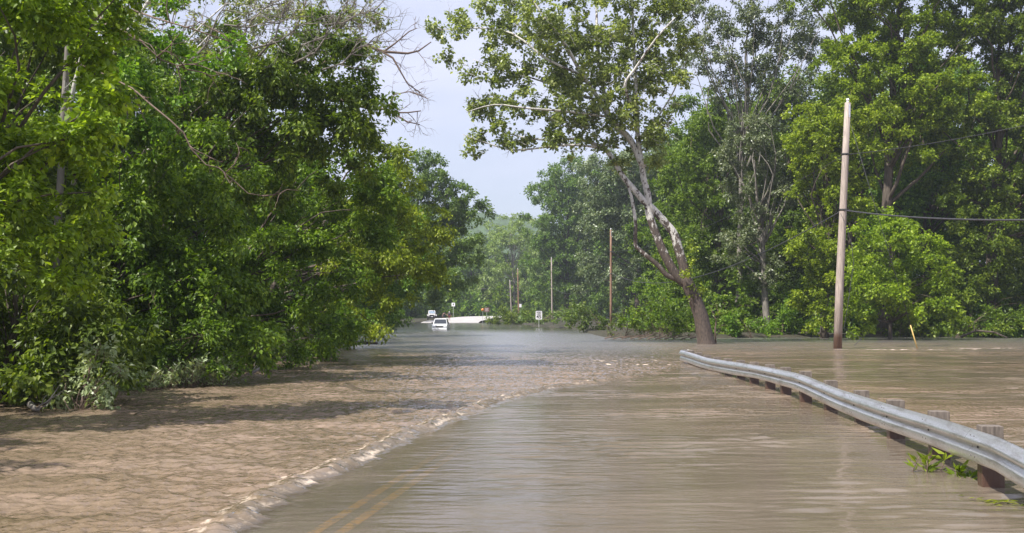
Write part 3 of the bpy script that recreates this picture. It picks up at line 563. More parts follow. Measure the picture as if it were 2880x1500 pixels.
for x_, y_, s_ in [(30, 88, .92), (38, 90, 1.0), (46, 86, 1.0), (28, 100, 1.05), (37, 104, 1.1), (47, 102, 1.1), (56, 94, 1.0), (24, 92, .72), (56, 112, 1.1), (43, 77, .8), (29, 118, 1.1), (34, 82, .95), (52, 84, 1.0), (24, 112, 1.0), (18, 112, .9), (40, 116, 1.15)]:
    copy_tree(right_fill, (x_, y_, 0), rng0.random() * 6, s_)
exec_end = None
# --- bare dead limbs reaching over the road from the tall left sycamore
def px_limb(mb, pts, d_, w0, w1, org, rng, twigs=0, n=6, dz=None, tl=1.2, depth=1):
    P = [PX(X, Y, d_ + (p[2] if len(p) > 2 else 0)) - org for p in pts for X, Y in [p[:2]]]; m_ = len(P); k = d_ / FPX / 2
    mb.tube(P, [(w0 + (w1 - w0) * i / (m_ - 1)) * k for i in range(m_)], n)
    for _ in range(twigs):
        j = int(rng.integers(max(1, m_ // 3), m_)); dd = (P[j] - P[j-1]).normalized() + Vector(rng.normal(size=3)) * .7
        grow(mb, P[j-1].lerp(P[j], rng.random()), dd, tl * (.5 + rng.random()), .018, depth, rng, tw=3)
org = Vector((-16, 44, 0)); dead = thing('dead_tree', org, 'bare leafless limbs reaching into the sky gap from the left', 'tree'); mb = MB(); rg = np.random.default_rng(3)
mb.tube([Vector((0, 0, -.4)), Vector((.3, 0, 4)), Vector((1.2, 0, 8)), PX(700, 330, 44) - org], [.3, .25, .2, .14], 8)
px_limb(mb, [(700, 330), (820, 230), (939, 149), (976, 130), (1038, 125), (1075, 138), (1143, 143), (1174, 136), (1210, 110)], 44, 16, 3, org, rg, 9, tl=1.0, depth=2)
px_limb(mb, [(1060, 132), (1101, 156), (1122, 193), (1143, 230), (1179, 256)], 44, 7, 2.5, org, rg, 6, tl=.8)
px_limb(mb, [(1075, 138), (1106, 115), (1147, 80), (1170, 70)], 44, 6, 2, org, rg, 5, tl=.8)
px_limb(mb, [(820, 230), (930, 270), (1017, 297), (1075, 303), (1100, 313), (1143, 313), (1182, 308)], 44, 10, 3, org, rg, 8, tl=1.0, depth=2)
px_limb(mb, [(1100, 313), (1143, 339), (1179, 347)], 44, 5, 2.5, org, rg, 3, tl=.8)
px_limb(mb, [(1075, 303), (1096, 287), (1106, 261), (1148, 253), (1189, 268)], 44, 5, 2, org, rg, 6, tl=.9)
px_limb(mb, [(820, 230), (900, 120), (960, 60), (1000, -20)], 44, 8, 3, org, rg, 10, tl=1.6, depth=2)
px_limb(mb, [(700, 330), (760, 180), (830, 60), (860, -30)], 44, 10, 4, org, rg, 10, tl=1.6, depth=2)
mb.build('trunk', twigm, dead)
org = Vector((-11.5, 22, 0)); wl = thing('sycamore_tree', org, 'white-barked sycamore trunk and limbs showing through the leaves at upper left', 'tree', 'broadleaf trees on the left bank'); mb = MB()
px_limb(mb, [(150, 1000, 1), (158, 650), (167, 400), (170, 271), (177, 104), (180, 0), (183, -120)], 23.5, 22, 14, org, rg, 0, n=10)
mb.build('trunk', bark_grey, wl); mb = MB()
px_limb(mb, [(170, 420), (193, 250), (230, 89), (308, 0), (360, -80)], 23.5, 14, 7, org, rg, 4, n=8)
px_limb(mb, [(200, 520, .8), (240, 330, .8), (266, 245), (292, 183), (313, 136), (339, 89), (381, 31), (420, -40)], 23.5, 16, 9, org, rg, 4, n=8)
mb.build('limb', white_bark, wl); mb = MB()
px_limb(mb, [(172, 160, -1), (193, 167, -1.5), (282, 203, -3), (365, 245, -4), (412, 287, -4.5), (470, 334, -5), (509, 370, -5), (532, 417, -5), (574, 462, -5), (610, 470, -5), (647, 501, -5), (694, 543, -5), (746, 552, -5)], 25, 5.0, 2, org, rg, 7, n=6, tl=.6)
px_limb(mb, [(178, 60), (224, 0, -2), (261, 31, -3), (284, 63, -3.5), (334, 78, -4), (386, 110, -4), (440, 160, -4), (520, 190, -4)], 23, 7, 2.5, org, rg, 8, n=6, tl=.9)
px_limb(mb, [(308, 0), (420, 40, -2), (520, 70, -3), (640, 110, -3)], 24, 6, 3, org, rg, 6, n=6, tl=.9)
mb.build('limb', twigm, wl); mb = MB()
for X0_, Y0_, X1_, Y1_, w_ in ((520, 170, 640, -20, 7), (600, 150, 760, -10, 6), (720, 150, 820, -30, 7), (700, 130, 900, 40, 6), (820, 170, 960, 60, 6), (840, 120, 1000, 20, 5), (900, 190, 1040, 110, 5), (430, 130, 500, -20, 6), (620, 60, 800, 60, 5), (900, 60, 1060, 20, 4)):
    px_limb(mb, [(X0_, Y0_), ((X0_ * 2 + X1_) / 3 + 12, (Y0_ * 2 + Y1_) / 3 + 8), ((X0_ + 2 * X1_) / 3, (Y0_ + 2 * Y1_) / 3 - 6), (X1_, Y1_)], 29, w_, 2, org, rg, 9, n=5, tl=1.1, depth=2)
mb.build('twigs', bark_grey, wl)
C, R = sample_clumps([(l[0]-org.x, l[1]-org.y, l[2]-org.z, *l[3:]) for l in LB(23, (300, 120, .9), (420, 60, 1.1), (240, 30, .9), (450, 200, 1.0), (330, 250, .8), (560, 120, 1.0), (380, 380, .9), (250, 400, .8))], .4, .9, rg)
link(bpy.data.objects.new('crown', leaves_mesh('crown', C, R, .11, .75, rg, L['mid'], wr=.7)), wl)

# --- shrubs, weeds, drift
def bush(base, lobes, label, leafm, leaf, seed, cover=1.2, rc=.35, group=None, name='bush', cat='bush'):
    return make_tree(name, base, lobes, label, leafm, twigm, leaf=leaf, cover=cover, rc=rc, fill=1.5, seed=seed, tr=.05, cat=cat, group=group, limbs=14, twigs=1)
bush((10.2, 69), LB(68, (1830, 880, 1.0), (1880, 890, 1.0), (1780, 890, .8), (1930, 905, .8), (1850, 855, .7), (1900, 920, .8)), 'leafy green bush beside the foot of the leaning sycamore', L['mid'], .2, 41, rc=.45)
bush((7.8, 70), LB(69, (1750, 900, .7), (1720, 915, .6), (1790, 925, .7), (1850, 935, .6)), 'low scraggly bush tangled with brown drift at the water edge', L['far'], .16, 42, cover=.8)
bush((8.6, 92), LB(92, (1640, 900, 1.0), (1600, 905, .9), (1680, 905, 1.0), (1620, 870, .8)), 'small upright bushes between the pole and the speed sign', L['far'], .25, 43)
bush((3.5, 142), LB(142, (1480, 895, 1.0), (1520, 890, 1.1), (1560, 895, 1.1), (1600, 885, 1.3), (1650, 880, 1.6)), 'olive green thicket behind the speed limit sign', L['far'], .35, 44, rc=.6)
bush((-1.0, 172), LB(170, (1388, 897, 1.0), (1410, 888, 1.4), (1440, 886, 1.5), (1470, 890, 1.5), (1502, 893, 1.4), (1400, 903, .9), (1430, 903, 1.1), (1462, 904, 1.1), (1492, 906, 1.0), (1530, 900, 1.2), (1420, 875, .9)), 'dense green thicket on the bank between the brown sign and the speed limit sign', L['mid'], .30, 45, rc=.5, cover=1.4)
bush((17.5, 72), LB(72, (2080, 915, .9), (2010, 930, .7), (2150, 920, .9), (2060, 890, .7)), 'weedy bush on the bank right of the sycamore', L['mid'], .2, 46, rc=.4)
bush((31, 72), LB(72, (2720, 920, 1.0), (2780, 900, 1.2), (2850, 915, 1.1), (2680, 930, .7), (2900, 880, 1.5)), 'dark bush at the water edge on the far right', L['mid'], .2, 47, rc=.45)
bush((-12.5, 93), LB(93, (1090, 890, 1.4), (1060, 900, 1.2), (1130, 895, 1.0), (1020, 905, 1.2)), 'dark bush hanging over the water on the far left bank', L['deep'], .25, 48, rc=.5)
bush((-9.0, 31), LB(31, (780, 985, .8), (720, 1010, .7), (850, 975, .7), (690, 985, .8)), 'grey-brown twiggy bush overhanging the water on the left', L['deep'], .1, 49, cover=.8)
bush((-10.2, 40), LB(40, (900, 930, 1.1), (960, 930, 1.0), (860, 950, .8), (930, 900, 1.0)), 'light green bush over the water under the bulging tree', L['mid'], .13, 50, rc=.45)
bush((-8.0, 24.5), LB(24, (560, 960, .8), (480, 970, .8), (620, 1000, .7), (400, 960, .8), (520, 900, .9)), 'very dark bush in the shade behind the pale weeds', L['deep'], .1, 51)
bush((-7.9, 17.9), LB(17.9, (300, 1000, .35), (330, 1060, .3), (280, 1090, .3), (200, 1090, .4), (310, 1110, .2)), 'glossy-leaved shrub dipping into the water at lower left', L['glossy'], .10, 52, rc=.22, cover=.8)
ub = bush((20, 74), [(20, 74, .7, 1.3, 1.2, 1.0), (21.3, 74.3, .6, 1.2, 1.2, .9), (18.8, 74.2, .5, 1.0, 1.2, .8), (20.4, 74.4, 1.6, 1.0, 1.0, .9)], 'leafy undergrowth bush at the foot of the right wood', L['mid'], .22, 60, rc=.45, group='undergrowth of the right wood')
for x_, y_, s_ in [(15, 76, 1.1), (25, 77, 1.3), (28.5, 73.5, 1.0), (32, 78, 1.4), (36, 76, 1.3), (40, 79, 1.5), (18, 82, 1.6), (13.5, 84, 1.5), (23, 84, 1.7), (29, 85, 1.8), (35, 86, 1.8), (14.5, 98, 1.6), (20, 95, 1.9), (44, 78, 1.4), (34, 73, .8), (38.5, 74, .9)]:
    copy_tree(ub, (x_, y_, 0), rng0.random() * 6, s_)
for x_, y_, s_ in [(-34, 236, 3.2), (-26, 240, 3.4), (-17, 243, 3.2), (-9, 246, 3.4), (-1, 248, 3.0), (5, 247, 3.4), (12, 250, 3.6), (20, 246, 3.6), (-42, 230, 3.6)]:
    copy_tree(ub, (x_, y_, .3), rng0.random() * 6, s_, 'leafy bush at the edge of the far wood beyond the road bend', 'bushes at the edge of the far wood')
# pale weeds standing in the water
def weed(loc, h, n, label, seed, mat, leaf=.13, group=None, name='flooded_weed', cat='weed', lean=.35, ww=.28):
    rg = np.random.default_rng(seed); root = thing(name, loc, label, cat, group); mb = MB(); V = []
    for k in range(n):
        a = rg.random() * 6.28; dd = Vector((math.cos(a) * lean * rg.random() + lean * .3, math.sin(a) * lean * rg.random(), 1)).normalized(); hh = h * (.6 + .5 * rg.random())
        p0 = Vector((rg.normal() * .06, rg.normal() * .06, -.1)); pts = [p0 + dd * hh * t + Vector((0.1 * t * t * h, 0, -.1 * h * t * t)) for t in (0, .33, .66, 1)]
        mb.tube(pts, [.008, .007, .005, .003], 4)
        for j in range(int(7 + 6 * h)):
            t = .25 + .75 * rg.random(); p = pts[0].lerp(pts[-1], t); a2 = rg.random() * 6.28
            A = Vector((math.cos(a2), math.sin(a2), .3 + .9 * rg.random())).normalized(); Bv = A.cross(Vector(rg.normal(size=3))).normalized(); Nn = A.cross(Bv); Lf = leaf * (.6 + .8 * rg.random())
            V += [p, p + A * Lf * .45 + Bv * Lf * ww * .6 + Nn * .1 * Lf, p + A * Lf, p + A * Lf * .45 - Bv * Lf * ww * .6 + Nn * .1 * Lf]
    nV = len(V); me = mesh_np('leaves', [tuple(v) for v in V], np.arange(nV).reshape(-1, 4), attrs=[('tint', 'FACE', rg.random(nV // 4))], mats=[mat])
    mb.build('stems', twigm, root); link(bpy.data.objects.new('leaves', me), root); return root
for k in range(22):
    X = 345 + k * 14 + rg.normal() * 5; d_ = 21.9 + .09 * k + rg.random() * .7
    p = PX(X, 1090, d_); weed((p.x, p.y, 0), .55 + .35 * rg.random(), 4, 'pale green weed standing in the flood below the dark trees on the left', 200 + k, L['glossy'], .14, 'row of pale weeds in the water')
p = PX(2585, 1322, 10.9); weed((p.x, p.y, 0), .30, 5, 'tuft of long green leaves in the water before the guardrail, left one', 301, L['mid'], .14, None, 'flooded_plant', 'plant', .35, .2)
p = PX(2690, 1335, 10.6); weed((p.x, p.y, 0), .24, 4, 'wilted drooping green tuft by the guardrail post, right one', 302, L['mid'], .15, None, 'flooded_plant', 'plant', .6, .3)
rg = np.random.default_rng(9); fl = MB()
V = []
for k in range(40):
    t = rg.random(); p = Vector((4.15 + .45 * t + rg.normal() * .05, 9.2 - .35 * t + rg.normal() * .10, .012)); a = rg.normal() * .4
    A = Vector((math.cos(a), math.sin(a), .08)); Bv = Vector((-math.sin(a), math.cos(a), .04)); Lf = .06 + .06 * rg.random()
    V += [p, p + A * Lf * .5 + Bv * .014, p + A * Lf, p + A * Lf * .5 - Bv * .014 + Vector((0, 0, .01))]
me = mesh_np('floating_grass', [tuple(v) for v in V], np.arange(len(V)).reshape(-1, 4), attrs=[('tint', 'FACE', rg.random(40))], mats=[L['yellow']])
tag(link(bpy.data.objects.new('floating_grass', me)), 'green grass blades floating under the near end of the guardrail', 'grass', kind='stuff')
# drift logs
def log(pts, rad, label, seed, tw=4, mat=None, tl=.5, name='drift_log'):
    mb = MB(); rg = np.random.default_rng(seed); P = [Vector(p) for p in pts]; o = P[0].copy(); P = [p - o for p in P]
    mb.tube(P, [rad * (1 - .5 * i / (len(P) - 1)) for i in range(len(P))], 8)
    for k in range(tw):
        j = int(rg.integers(1, len(P))); dd = Vector(rg.normal(size=3)); dd.z = abs(dd.z) * .6; grow(mb, P[j], dd, tl, rad * .35, 1, rg, tw=2)
    return tag(mb.build(name, mat or bark, loc=o), label, 'log')
log([PX(950, 968, 58) + Vector((0, 0, -.05)), PX(990, 966, 58), PX(1030, 965, 57), PX(1062, 966, 57)], .13, 'dark drift log floating on the water off the left bank', 61, 7)
log([PX(690, 1058, 28) + Vector((0, 0, -.05)), PX(705, 1052, 28), PX(722, 1042, 28), PX(738, 1034, 28.3)], .07, 'grey driftwood branch at the foot of the left bushes', 62, 3, bark_grey)
log([PX(92, 1135, 17.6), PX(104, 1148, 17.4), PX(118, 1152, 17.4)], .06, 'pale stub of drift wood in the water at lower left', 63, 2, bark_grey)
log([PX(2700, 948, 69), PX(2740, 930, 69), PX(2790, 934, 69), PX(2830, 950, 68.5)], .09, 'dark curved branch arching over the water on the far right', 64, 4)
for k in range(12):
    X = 1700 + k * 24; d_ = 66.5 + rg.random() * 1.5; p = PX(X, 950, d_); p.z = .05
    log([p, p + Vector((.5, .1, .12)), p + Vector((1.0 + rg.random(), .2, .1 + .3 * rg.random()))], .04, 'thin brown drift stick in the tangle at the water edge before the bushes', 400 + k, 5, twigm, .9, 'drift_stick')['group'] = 'drift sticks at the water edge'
sap = MB(); rg2 = np.random.default_rng(2); px_o = PX(2012, 962, 57); P = [PX(X, Y, 57) - px_o for X, Y in ((2012, 966), (2010, 930), (2013, 900), (2000, 870), (1993, 860))]
sap.tube(P, [.05, .04, .035, .02, .012], 5); grow(sap, P[2], Vector((.5, 0, .8)), 1.2, .015, 1, rg2)
tag(sap.build('dead_sapling', twigm, loc=px_o), 'thin bare sapling standing against the right side of the sycamore foot', 'sapling')

# ------------------------------------------------------------------ guardrail
posts = [(2927, 1468), (2790, 1363), (2645, 1287), (2523, 1231), (2427, 1186), (2340, 1152), (2269, 1129), (2213, 1106), (2169, 1092), (2124, 1077), (2086, 1064), (2050, 1052.5), (2019, 1043.5), (1992, 1036.5), (1968, 1030), (1946, 1024), (1927, 1019)]
PP = []
for X, Y in posts:
    d_ = CAMH * FPX / (Y - Y0); PP.append(Vector(((X - 1440) * d_ / FPX, d_, 0)))
PP[0] = PP[1] * 2 - PP[2]; PP.insert(0, PP[0] * 2 - PP[1])
g0 = PP[1].copy(); gr = thing('guardrail', g0, 'long galvanised steel guardrail on wooden posts standing in the flood', 'guardrail')
ux, uy = [1916,1945,1989,2034,2079,2123,2168,2213,2249,2284,2325,2392,2436,2526,2615,2705,2794,2880,3000,3400], [985,993,1007,1014,1020,1027,1035,1044,1051,1065,1083,1106,1118,1146,1170,1196,1228,1253,1290,1400]
lx, ly = [1918,1989,2034,2079,2123,2168,2213,2240,2280,2325,2392,2436,2526,2615,2705,2794,2880,3000,3400], [1017,1038,1048,1056,1062,1074,1088,1093,1114,1137,1168,1186,1217,1248,1284,1315,1358,1410,1580]
fine = []
for i in range(len(PP) - 1):
    for k in range(6): fine.append(PP[i].lerp(PP[i+1], k / 6))
fine.append(PP[-1])
rings = []; prof = [(0.0, 0), (.016, .008), (.045, .11), (.075, .25), (.083, .30), (.083, .35), (.07, .385), (.01, .46), (0.0, .50), (0.006, .56), (.045, .66), (.052, .70), (.055, .82), (.054, .93), (.044, .975), (0.035, 1)]
for i, p in enumerate(fine):
    t = (fine[min(i+1, len(fine)-1)] - fine[max(i-1, 0)]).normalized(); nrm = Vector((-t.y, t.x, 0))
    if nrm.x > 0: nrm = -nrm
    c = p + nrm * .16; X = 1440 + FPX * c.x / c.y
    zt = CAMH - (interp(X, ux, uy) - Y0) * c.y / FPX; zb = CAMH - (interp(X, lx, ly) - Y0) * c.y / FPX
    if X > 2900: zt, zb = .50, .155
    rings.append((c, nrm, float(zt), float(zb)))
zs = np.array([[r[2], r[3]] for r in rings]); zs = np.stack([np.convolve(np.pad(zs[:, k], 2, 'edge'), np.ones(5) / 5, 'valid') for k in (0, 1)], 1)
zs[:, 1] = np.minimum(zs[:, 1], zs[:, 0] - .30); zs[:, 1] = np.maximum(zs[:, 1], zs[:, 0] - .36)
c, nrm, a, b_ = rings[-1]; tdir = (rings[-1][0] - rings[-4][0]).normalized(); ctr = c - nrm * .20
for k in range(1, 9):
    th = math.pi * k / 8; cc = ctr + nrm * .20 * math.cos(th) + tdir * .20 * math.sin(th); nn = nrm * math.cos(th) + tdir * math.sin(th)
    rings.append((cc, nn, a, b_)); zs = np.vstack([zs, zs[-1]])
V = []; n_ = len(prof)
for (c, nrm, _, _), (zt, zb) in zip(rings, zs):
    for off, fr_ in prof: q_ = c + nrm * off; V.append((q_.x - g0.x, q_.y - g0.y, zt + (zb - zt) * fr_))
F = [(i*n_+k, i*n_+k+1, (i+1)*n_+k+1, (i+1)*n_+k) for i in range(len(rings)-1) for k in range(n_-1)]
rail = bpy.data.objects.new('rail', mesh_np('rail', V, F, smooth=True, mats=[galv])); link(rail, gr); so = rail.modifiers.new('thickness', 'SOLIDIFY'); so.thickness = .004; so.offset = -1
for j, p in enumerate(PP[:-1]):
    i = min(j * 6, len(rings) - 1); c, nrm, _, _ = rings[i]; t = Vector((nrm.y, -nrm.x, 0)); zt, zb = zs[i]; mbp = MB()
    M = Matrix(((t.x, -nrm.x, 0, c.x - g0.x), (t.y, -nrm.y, 0, c.y - g0.y), (0, 0, 1, 0), (0, 0, 0, 1)))
    ht = float(zt) + .055
    mbp.box((-.08, .006, -.6), (.08, .215, ht), 0, M)
    mbp.build('post', wood_post, gr, bevel=.006)
    bm_ = bpy.data.materials.get('bolt_dark') or simple('bolt_dark', (.12, .11, .10), .6)
    if j <= 11:
        for fr_, off in ((.16, .056), (.80, .055)):
            for s_ in (-.07, .05):
                sb = MB(); zc = zt + (zb - zt) * fr_; sb.box((s_ - .012, -off - .006, zc - .008), (s_ + .012, -off + .001, zc + .008), 0, M); sb.build('bolt', bm_, rail)
        sb = MB(); sb.tube([M @ Vector((-.01, .0, (zt + zb) / 2)), M @ Vector((-.01, -.016, (zt + zb) / 2))], .014, 8); sb.build('bolt', bm_, rail)
    lap = MB(); P0 = []
    for off, fr_ in prof: P0.append(M @ Vector((.16, -off - .0035, zt + (zb - zt) * fr_)))
    P1 = [q_ + (M.to_3x3() @ Vector((.006, 0, 0))) for q_ in P0]
    lap.add(P0 + P1, [(k, k+1, k+1+n_, k+n_) for k in range(n_-1)]); lap.build('lap_joint', bpy.data.materials['bolt_dark'], gr)

# ------------------------------------------------------------------ utility poles and cables
def upole(top, base, r, mat, label, hw=True):
    o = Vector(base); root = thing('utility_pole', o, label, 'utility pole', 'wooden utility poles along the right side'); t = Vector(top) - o; mb = MB()
    mb.tube([Vector((0, 0, -.8)) - t * 0, t * .25, t * .5, t * .75, t], [r, r * .93, r * .86, r * .78, r * .7], 12); mb.build('shaft', mat, root)
    if hw:
        m2 = MB(); m2.tube([t + Vector((0, 0, .0)), t + Vector((0, 0, .10))], .06, 8); m2.tube([t + Vector((0, 0, .10)), t + Vector((0, 0, .16)), t + Vector((0, 0, .22))], [.07, .09, .05], 8); m2.build('insulator', bpy.data.materials['sign_white'], root)
        m3 = MB(); m3.box((t.x * .99 - .02, -r * .9, t.z - .75), (t.x * .99 + .06, -r * .7, t.z - .1)); m3.build('bracket', bpy.data.materials['galvanised_steel'], root)
        for zz in (6.9, 9.7):
            f = zz / t.z; c = t * f; rr = r * (1 - .3 * f) + .012; m4 = MB(); m4.tube([c - t.normalized() * .05, c + t.normalized() * .05], rr, 12); m4.tube([c + Vector((rr, 0, 0)), c + Vector((rr + .16, 0, 0))], .03, 6); m4.build('clamp', black, root)
    return root
p1b, p1t = PX(2351, 980, 49.6), PX(2393, 285, 49.6)
p2b, p2t = Vector((PX(1718, 0, 126).x, 126, -.1)), PX(1719, 647, 126)
p3b, p3t = Vector((PX(1553, 0, 187).x, 187, -.1)), PX(1551, 727, 187)
p4b, p4t = Vector((PX(1459, 0, 226).x, 226, .9)), PX(1456, 757, 226)
p5b, p5t = Vector((PX(1439, 0, 240).x, 240, .9)), PX(1434, 790, 240)
upole(p1t, p1b, .21, pole_wood, 'tall grey wooden utility pole leaning right, nearest the camera')
upole(p2t, p2b, .17, pole_red, 'reddish-brown wooden pole left of the leaning sycamore trunk')
upole(p3t, p3b, .16, pole_wood, 'thin pale wooden pole just right of the speed limit sign')
upole(p4t, p4b, .17, pole_red, 'distant brown wooden pole with a small white sign at its foot')
upole(p5t, p5b, .16, pole_wood, 'farthest thin wooden pole among the trees left of the others')
def cable(a, b, sag, r, label, n=40, t0=0, t1=1):
    a = Vector(a); b = Vector(b); pts = []
    for i in range(n + 1):
        t = t0 + (t1 - t0) * i / n; p = a.lerp(b, t); p.z -= 4 * sag * t * (1 - t); pts.append(p - a)
    mb = MB(); mb.tube(pts, r, 5); return tag(mb.build('overhead_cable', cable_m, loc=a), label, 'cable', 'cables between the utility poles')
def on(b, t, z): f = (z - b.z) / (t.z - b.z); return Vector(b).lerp(Vector(t), f)
p0 = Vector((19.5, -25, 0))
cable(on(p1b, p1t, 6.9), p0 + Vector((0, 0, 6.6)), 2.9, .035, 'thick black cable sagging from the near pole to the right edge')
cable(on(p1b, p1t, 9.7), p0 + Vector((0, 0, 9.7)), 2.4, .013, 'thin wire running right from the upper part of the near pole')
cable(on(p1b, p1t, 6.9), on(p2b, p2t, 6.9), 2.3, .03, 'sagging cable from the near pole behind the sycamore trunk to the second pole')
cable(on(p1b, p1t, 9.7), on(p2b, p2t, 9.6), 1.2, .012, 'thin wire from the near pole to the second pole')
cable(on(p2b, p2t, 6.9), on(p3b, p3t, 6.9), 2.0, .03, 'cable sagging between the second and third poles')
cable(on(p3b, p3t, 6.9), on(p4b, p4t, 6.9), 1.2, .03, 'cable between the third and fourth poles')
# guy wire with yellow guard
ga = on(p1b, p1t, 11.8); gb = PX(2577, 984, 49.2); gb.z = 0
root = thing('guy_wire', gb, 'guy wire slanting from the near pole into the water with a yellow guard', 'guy wire'); mb = MB(); mb.tube([Vector((0, 0, 0)), ga - gb], .012, 5); mb.build('wire', cable_m, root)
t = (ga - gb).normalized(); mb = MB(); mb.tube([t * -.2, t * 1.2], .03, 8); mb.build('yellow_guard', yellowp, root)
mb = MB(); pts = [PX(X, Y, 49.3) for X, Y in ((2368, 600), (2385, 640), (2398, 690), (2402, 740), (2385, 850), (2372, 925), (2400, 942), (2428, 952), (2412, 960), (2400, 972))]
o = pts[0].copy(); mb.tube([p - o for p in pts], .014, 5); tag(mb.build('loose_wire', cable_m, loc=o), 'loose wire hanging down the near pole and trailing into the water', 'wire')

# ------------------------------------------------------------------ signs
def text_mesh(txt, size, depth=.004):
    cu = bpy.data.curves.new('text', 'FONT'); cu.body = txt; cu.size = size; cu.extrude = depth; cu.align_x = 'CENTER'; cu.align_y = 'CENTER'; cu.offset = size * .02
    ob = bpy.data.objects.new('text', cu); S.collection.objects.link(ob); dg = bpy.context.evaluated_depsgraph_get(); dg.update()
    me = bpy.data.meshes.new_from_object(ob.evaluated_get(dg)); bpy.data.objects.remove(ob); return me
def sign(loc, w, h, zc, face, postm, label, texts=(), name='road_sign', border=None, rz=0, pw=.04):
    root = thing(name, loc, label, 'sign', rz=rz); mb = MB(); mb.box((-pw, 0, -.6), (pw, pw, zc + h * .45)); mb.build('post', postm, root, bevel=.004)
    c = .06 * w; x, z = w / 2, h / 2; prof = [(-x + c, zc - z), (x - c, zc - z), (x, zc - z + c), (x, zc + z - c), (x - c, zc + z), (-x + c, zc + z), (-x, zc + z - c), (-x, zc - z + c)]
    mb = MB(); mb.prism(prof, 'y', -.012, 0.0); pl = mb.build('panel', face, root)
    if border:
        mb = MB(); k = .045 * w; t_ = .02 * w
        for s_ in (-1, 1):
            mb.box((s_ * (x - k) - t_, -.015, zc - z + k), (s_ * (x - k) + t_, -.0125, zc + z - k)); mb.box((-x + k + t_ + .002, -.015, zc + s_ * (z - k) - t_), (x - k - t_ - .002, -.0125, zc + s_ * (z - k) + t_))
        mb.build('border', border, root)
    for txt, sz, dz, m_ in texts:
        me = text_mesh(txt, sz); me.materials.append(m_); o = bpy.data.objects.new('lettering', me); link(o, root); o.rotation_euler = (math.radians(90), 0, 0); o.location = (0, -.017, zc + dz)
    return root
steel = simple('sign_post_steel', (.42, .44, .42), .5, metal=.3)
p = PX(1515.5, 920, 132); zc = PX(0, 887, 132).z
sign((p.x, p.y, 0), .86, 1.13, zc, signw, steel, 'white SPEED LIMIT 45 sign standing in the flood', (('SPEED', .23, .38, signk), ('LIMIT', .23, .16, signk), ('45', .66, -.22, signk)))
p = PX(1275, 890, 212); zc = PX(0, 857, 212).z
sign((p.x, p.y, .6), .72, .76, zc - .6, signw, steel, 'small white square sign on a tall post behind the people', (('4', .62, 0, signk),))
p = PX(1369, 912, 186); zc = PX(0, 871.5, 186).z
bs = sign((p.x, p.y, 0), 1.05, .85, zc, signb, steel, 'brown guide sign on a post at the end of the dry road')
mb = MB()
for k, (w_, dz) in enumerate(((.34, .24), (.28, .08), (.36, -.08), (.3, -.24))): mb.box((-w_, -.016, zc + dz - .035), (w_, -.013, zc + dz + .035))
mb.build('lettering_lines', simple('sign_faded_white', (.55, .5, .5), .5), bs)
p = PX(1357.5, 912, 188); zo = PX(0, 871.5, 188).z; om = thing('warning_marker', (p.x, p.y, 0), 'round orange warning marker beside the brown sign', 'sign'); mb = MB()
mb.tube([Vector((0, -.02, zo)), Vector((0, .02, zo))], .26, 20); mb.build('disc', signo, om); mb = MB(); mb.box((-.03, .021, -.3), (.03, .06, zo + .1)); mb.build('post', steel, om)
p = PX(1463.5, 885, 222); zc = PX(0, 860, 222).z
sign((p.x, p.y, .8), .5, .75, zc - .8, signw, steel, 'tiny white sign at the foot of the distant brown pole', name='road_sign')

# ------------------------------------------------------------------ vehicles
def wheel(parent, x, y, r, w, z=None):
    z = r if z is None else z
    mb = MB(); mb.tube([(x - w/2, y, z), (x - w*.42, y, z), (x + w*.42, y, z), (x + w/2, y, z)], [r * .93, r, r, r * .93], 20); t_ = mb.build('wheel', black, parent)
    m = MB(); m.tube([(x - w*.52, y, z), (x + w*.52, y, z)], r * .5, 12); m.build('rim', galv, t_)
def head(parent, x, y, z, r, m=None):
    mb = MB(); mb.tube([(x, y, z), (x, y - .05, z)], [r, r * .85], 14); mb.build('headlight', m or lampm, parent)
# white van/SUV in the water, nose to the camera
p = PX(1240, 924, 113); car = thing('stranded_car', (p.x, p.y, -.47), 'white car stranded in the flood with water up to its grille', 'car'); car.scale = (.93, .93, .93)
side = [(-2.25, .35), (-2.28, .72), (-2.15, .98), (-1.05, 1.16), (-.95, 1.17), (2.2, 1.17), (2.3, .9), (2.3, .35)]
mb = MB(); mb.prism(side, 'x', -.90, .90); mb.build('body', paint_w, car, bevel=.07)
mb = MB(); z0, z1 = 1.17, 1.80
mb.hexa([(-.86, -1.0, z0 - .01), (.86, -1.0, z0 - .01), (.86, 2.15, z0 - .01), (-.86, 2.15, z0 - .01), (-.70, -.42, z1), (.70, -.42, z1), (.72, 1.9, z1), (-.72, 1.9, z1)]); mb.build('cabin', paint_w, car, bevel=.05)
mb = MB(); mb.hexa([(-.77, -1.0, 1.20), (.77, -1.0, 1.20), (.77, -.9, 1.20), (-.77, -.9, 1.20), (-.65, -.52, 1.72), (.65, -.52, 1.72), (.65, -.42, 1.72), (-.65, -.42, 1.72)]); mb.build('windscreen', glass, car)
for s_ in (-1, 1):
    mb = MB(); mb.hexa([(s_*.80, -.75, 1.22), (s_*.872, -.75, 1.22), (s_*.872, 1.9, 1.22), (s_*.80, 1.9, 1.22), (s_*.70, -.35, 1.70), (s_*.742, -.35, 1.70), (s_*.742, 1.75, 1.70), (s_*.70, 1.75, 1.70)]); mb.build('side_window', glass, car)
    mb = MB(); mb.box((s_*.98 - .09, -.95, 1.18), (s_*.98 + .09, -.86, 1.36)); mb.build('mirror', black, car, bevel=.02)
    mb = MB(); mb.box((s_*.66 - .17, -2.30, .72), (s_*.66 + .17, -2.2, .90)); mb.build('headlight', lampm, car, bevel=.02)
    wheel(car, s_*.8, -1.4, .36, .22); wheel(car, s_*.8, 1.4, .36, .22)
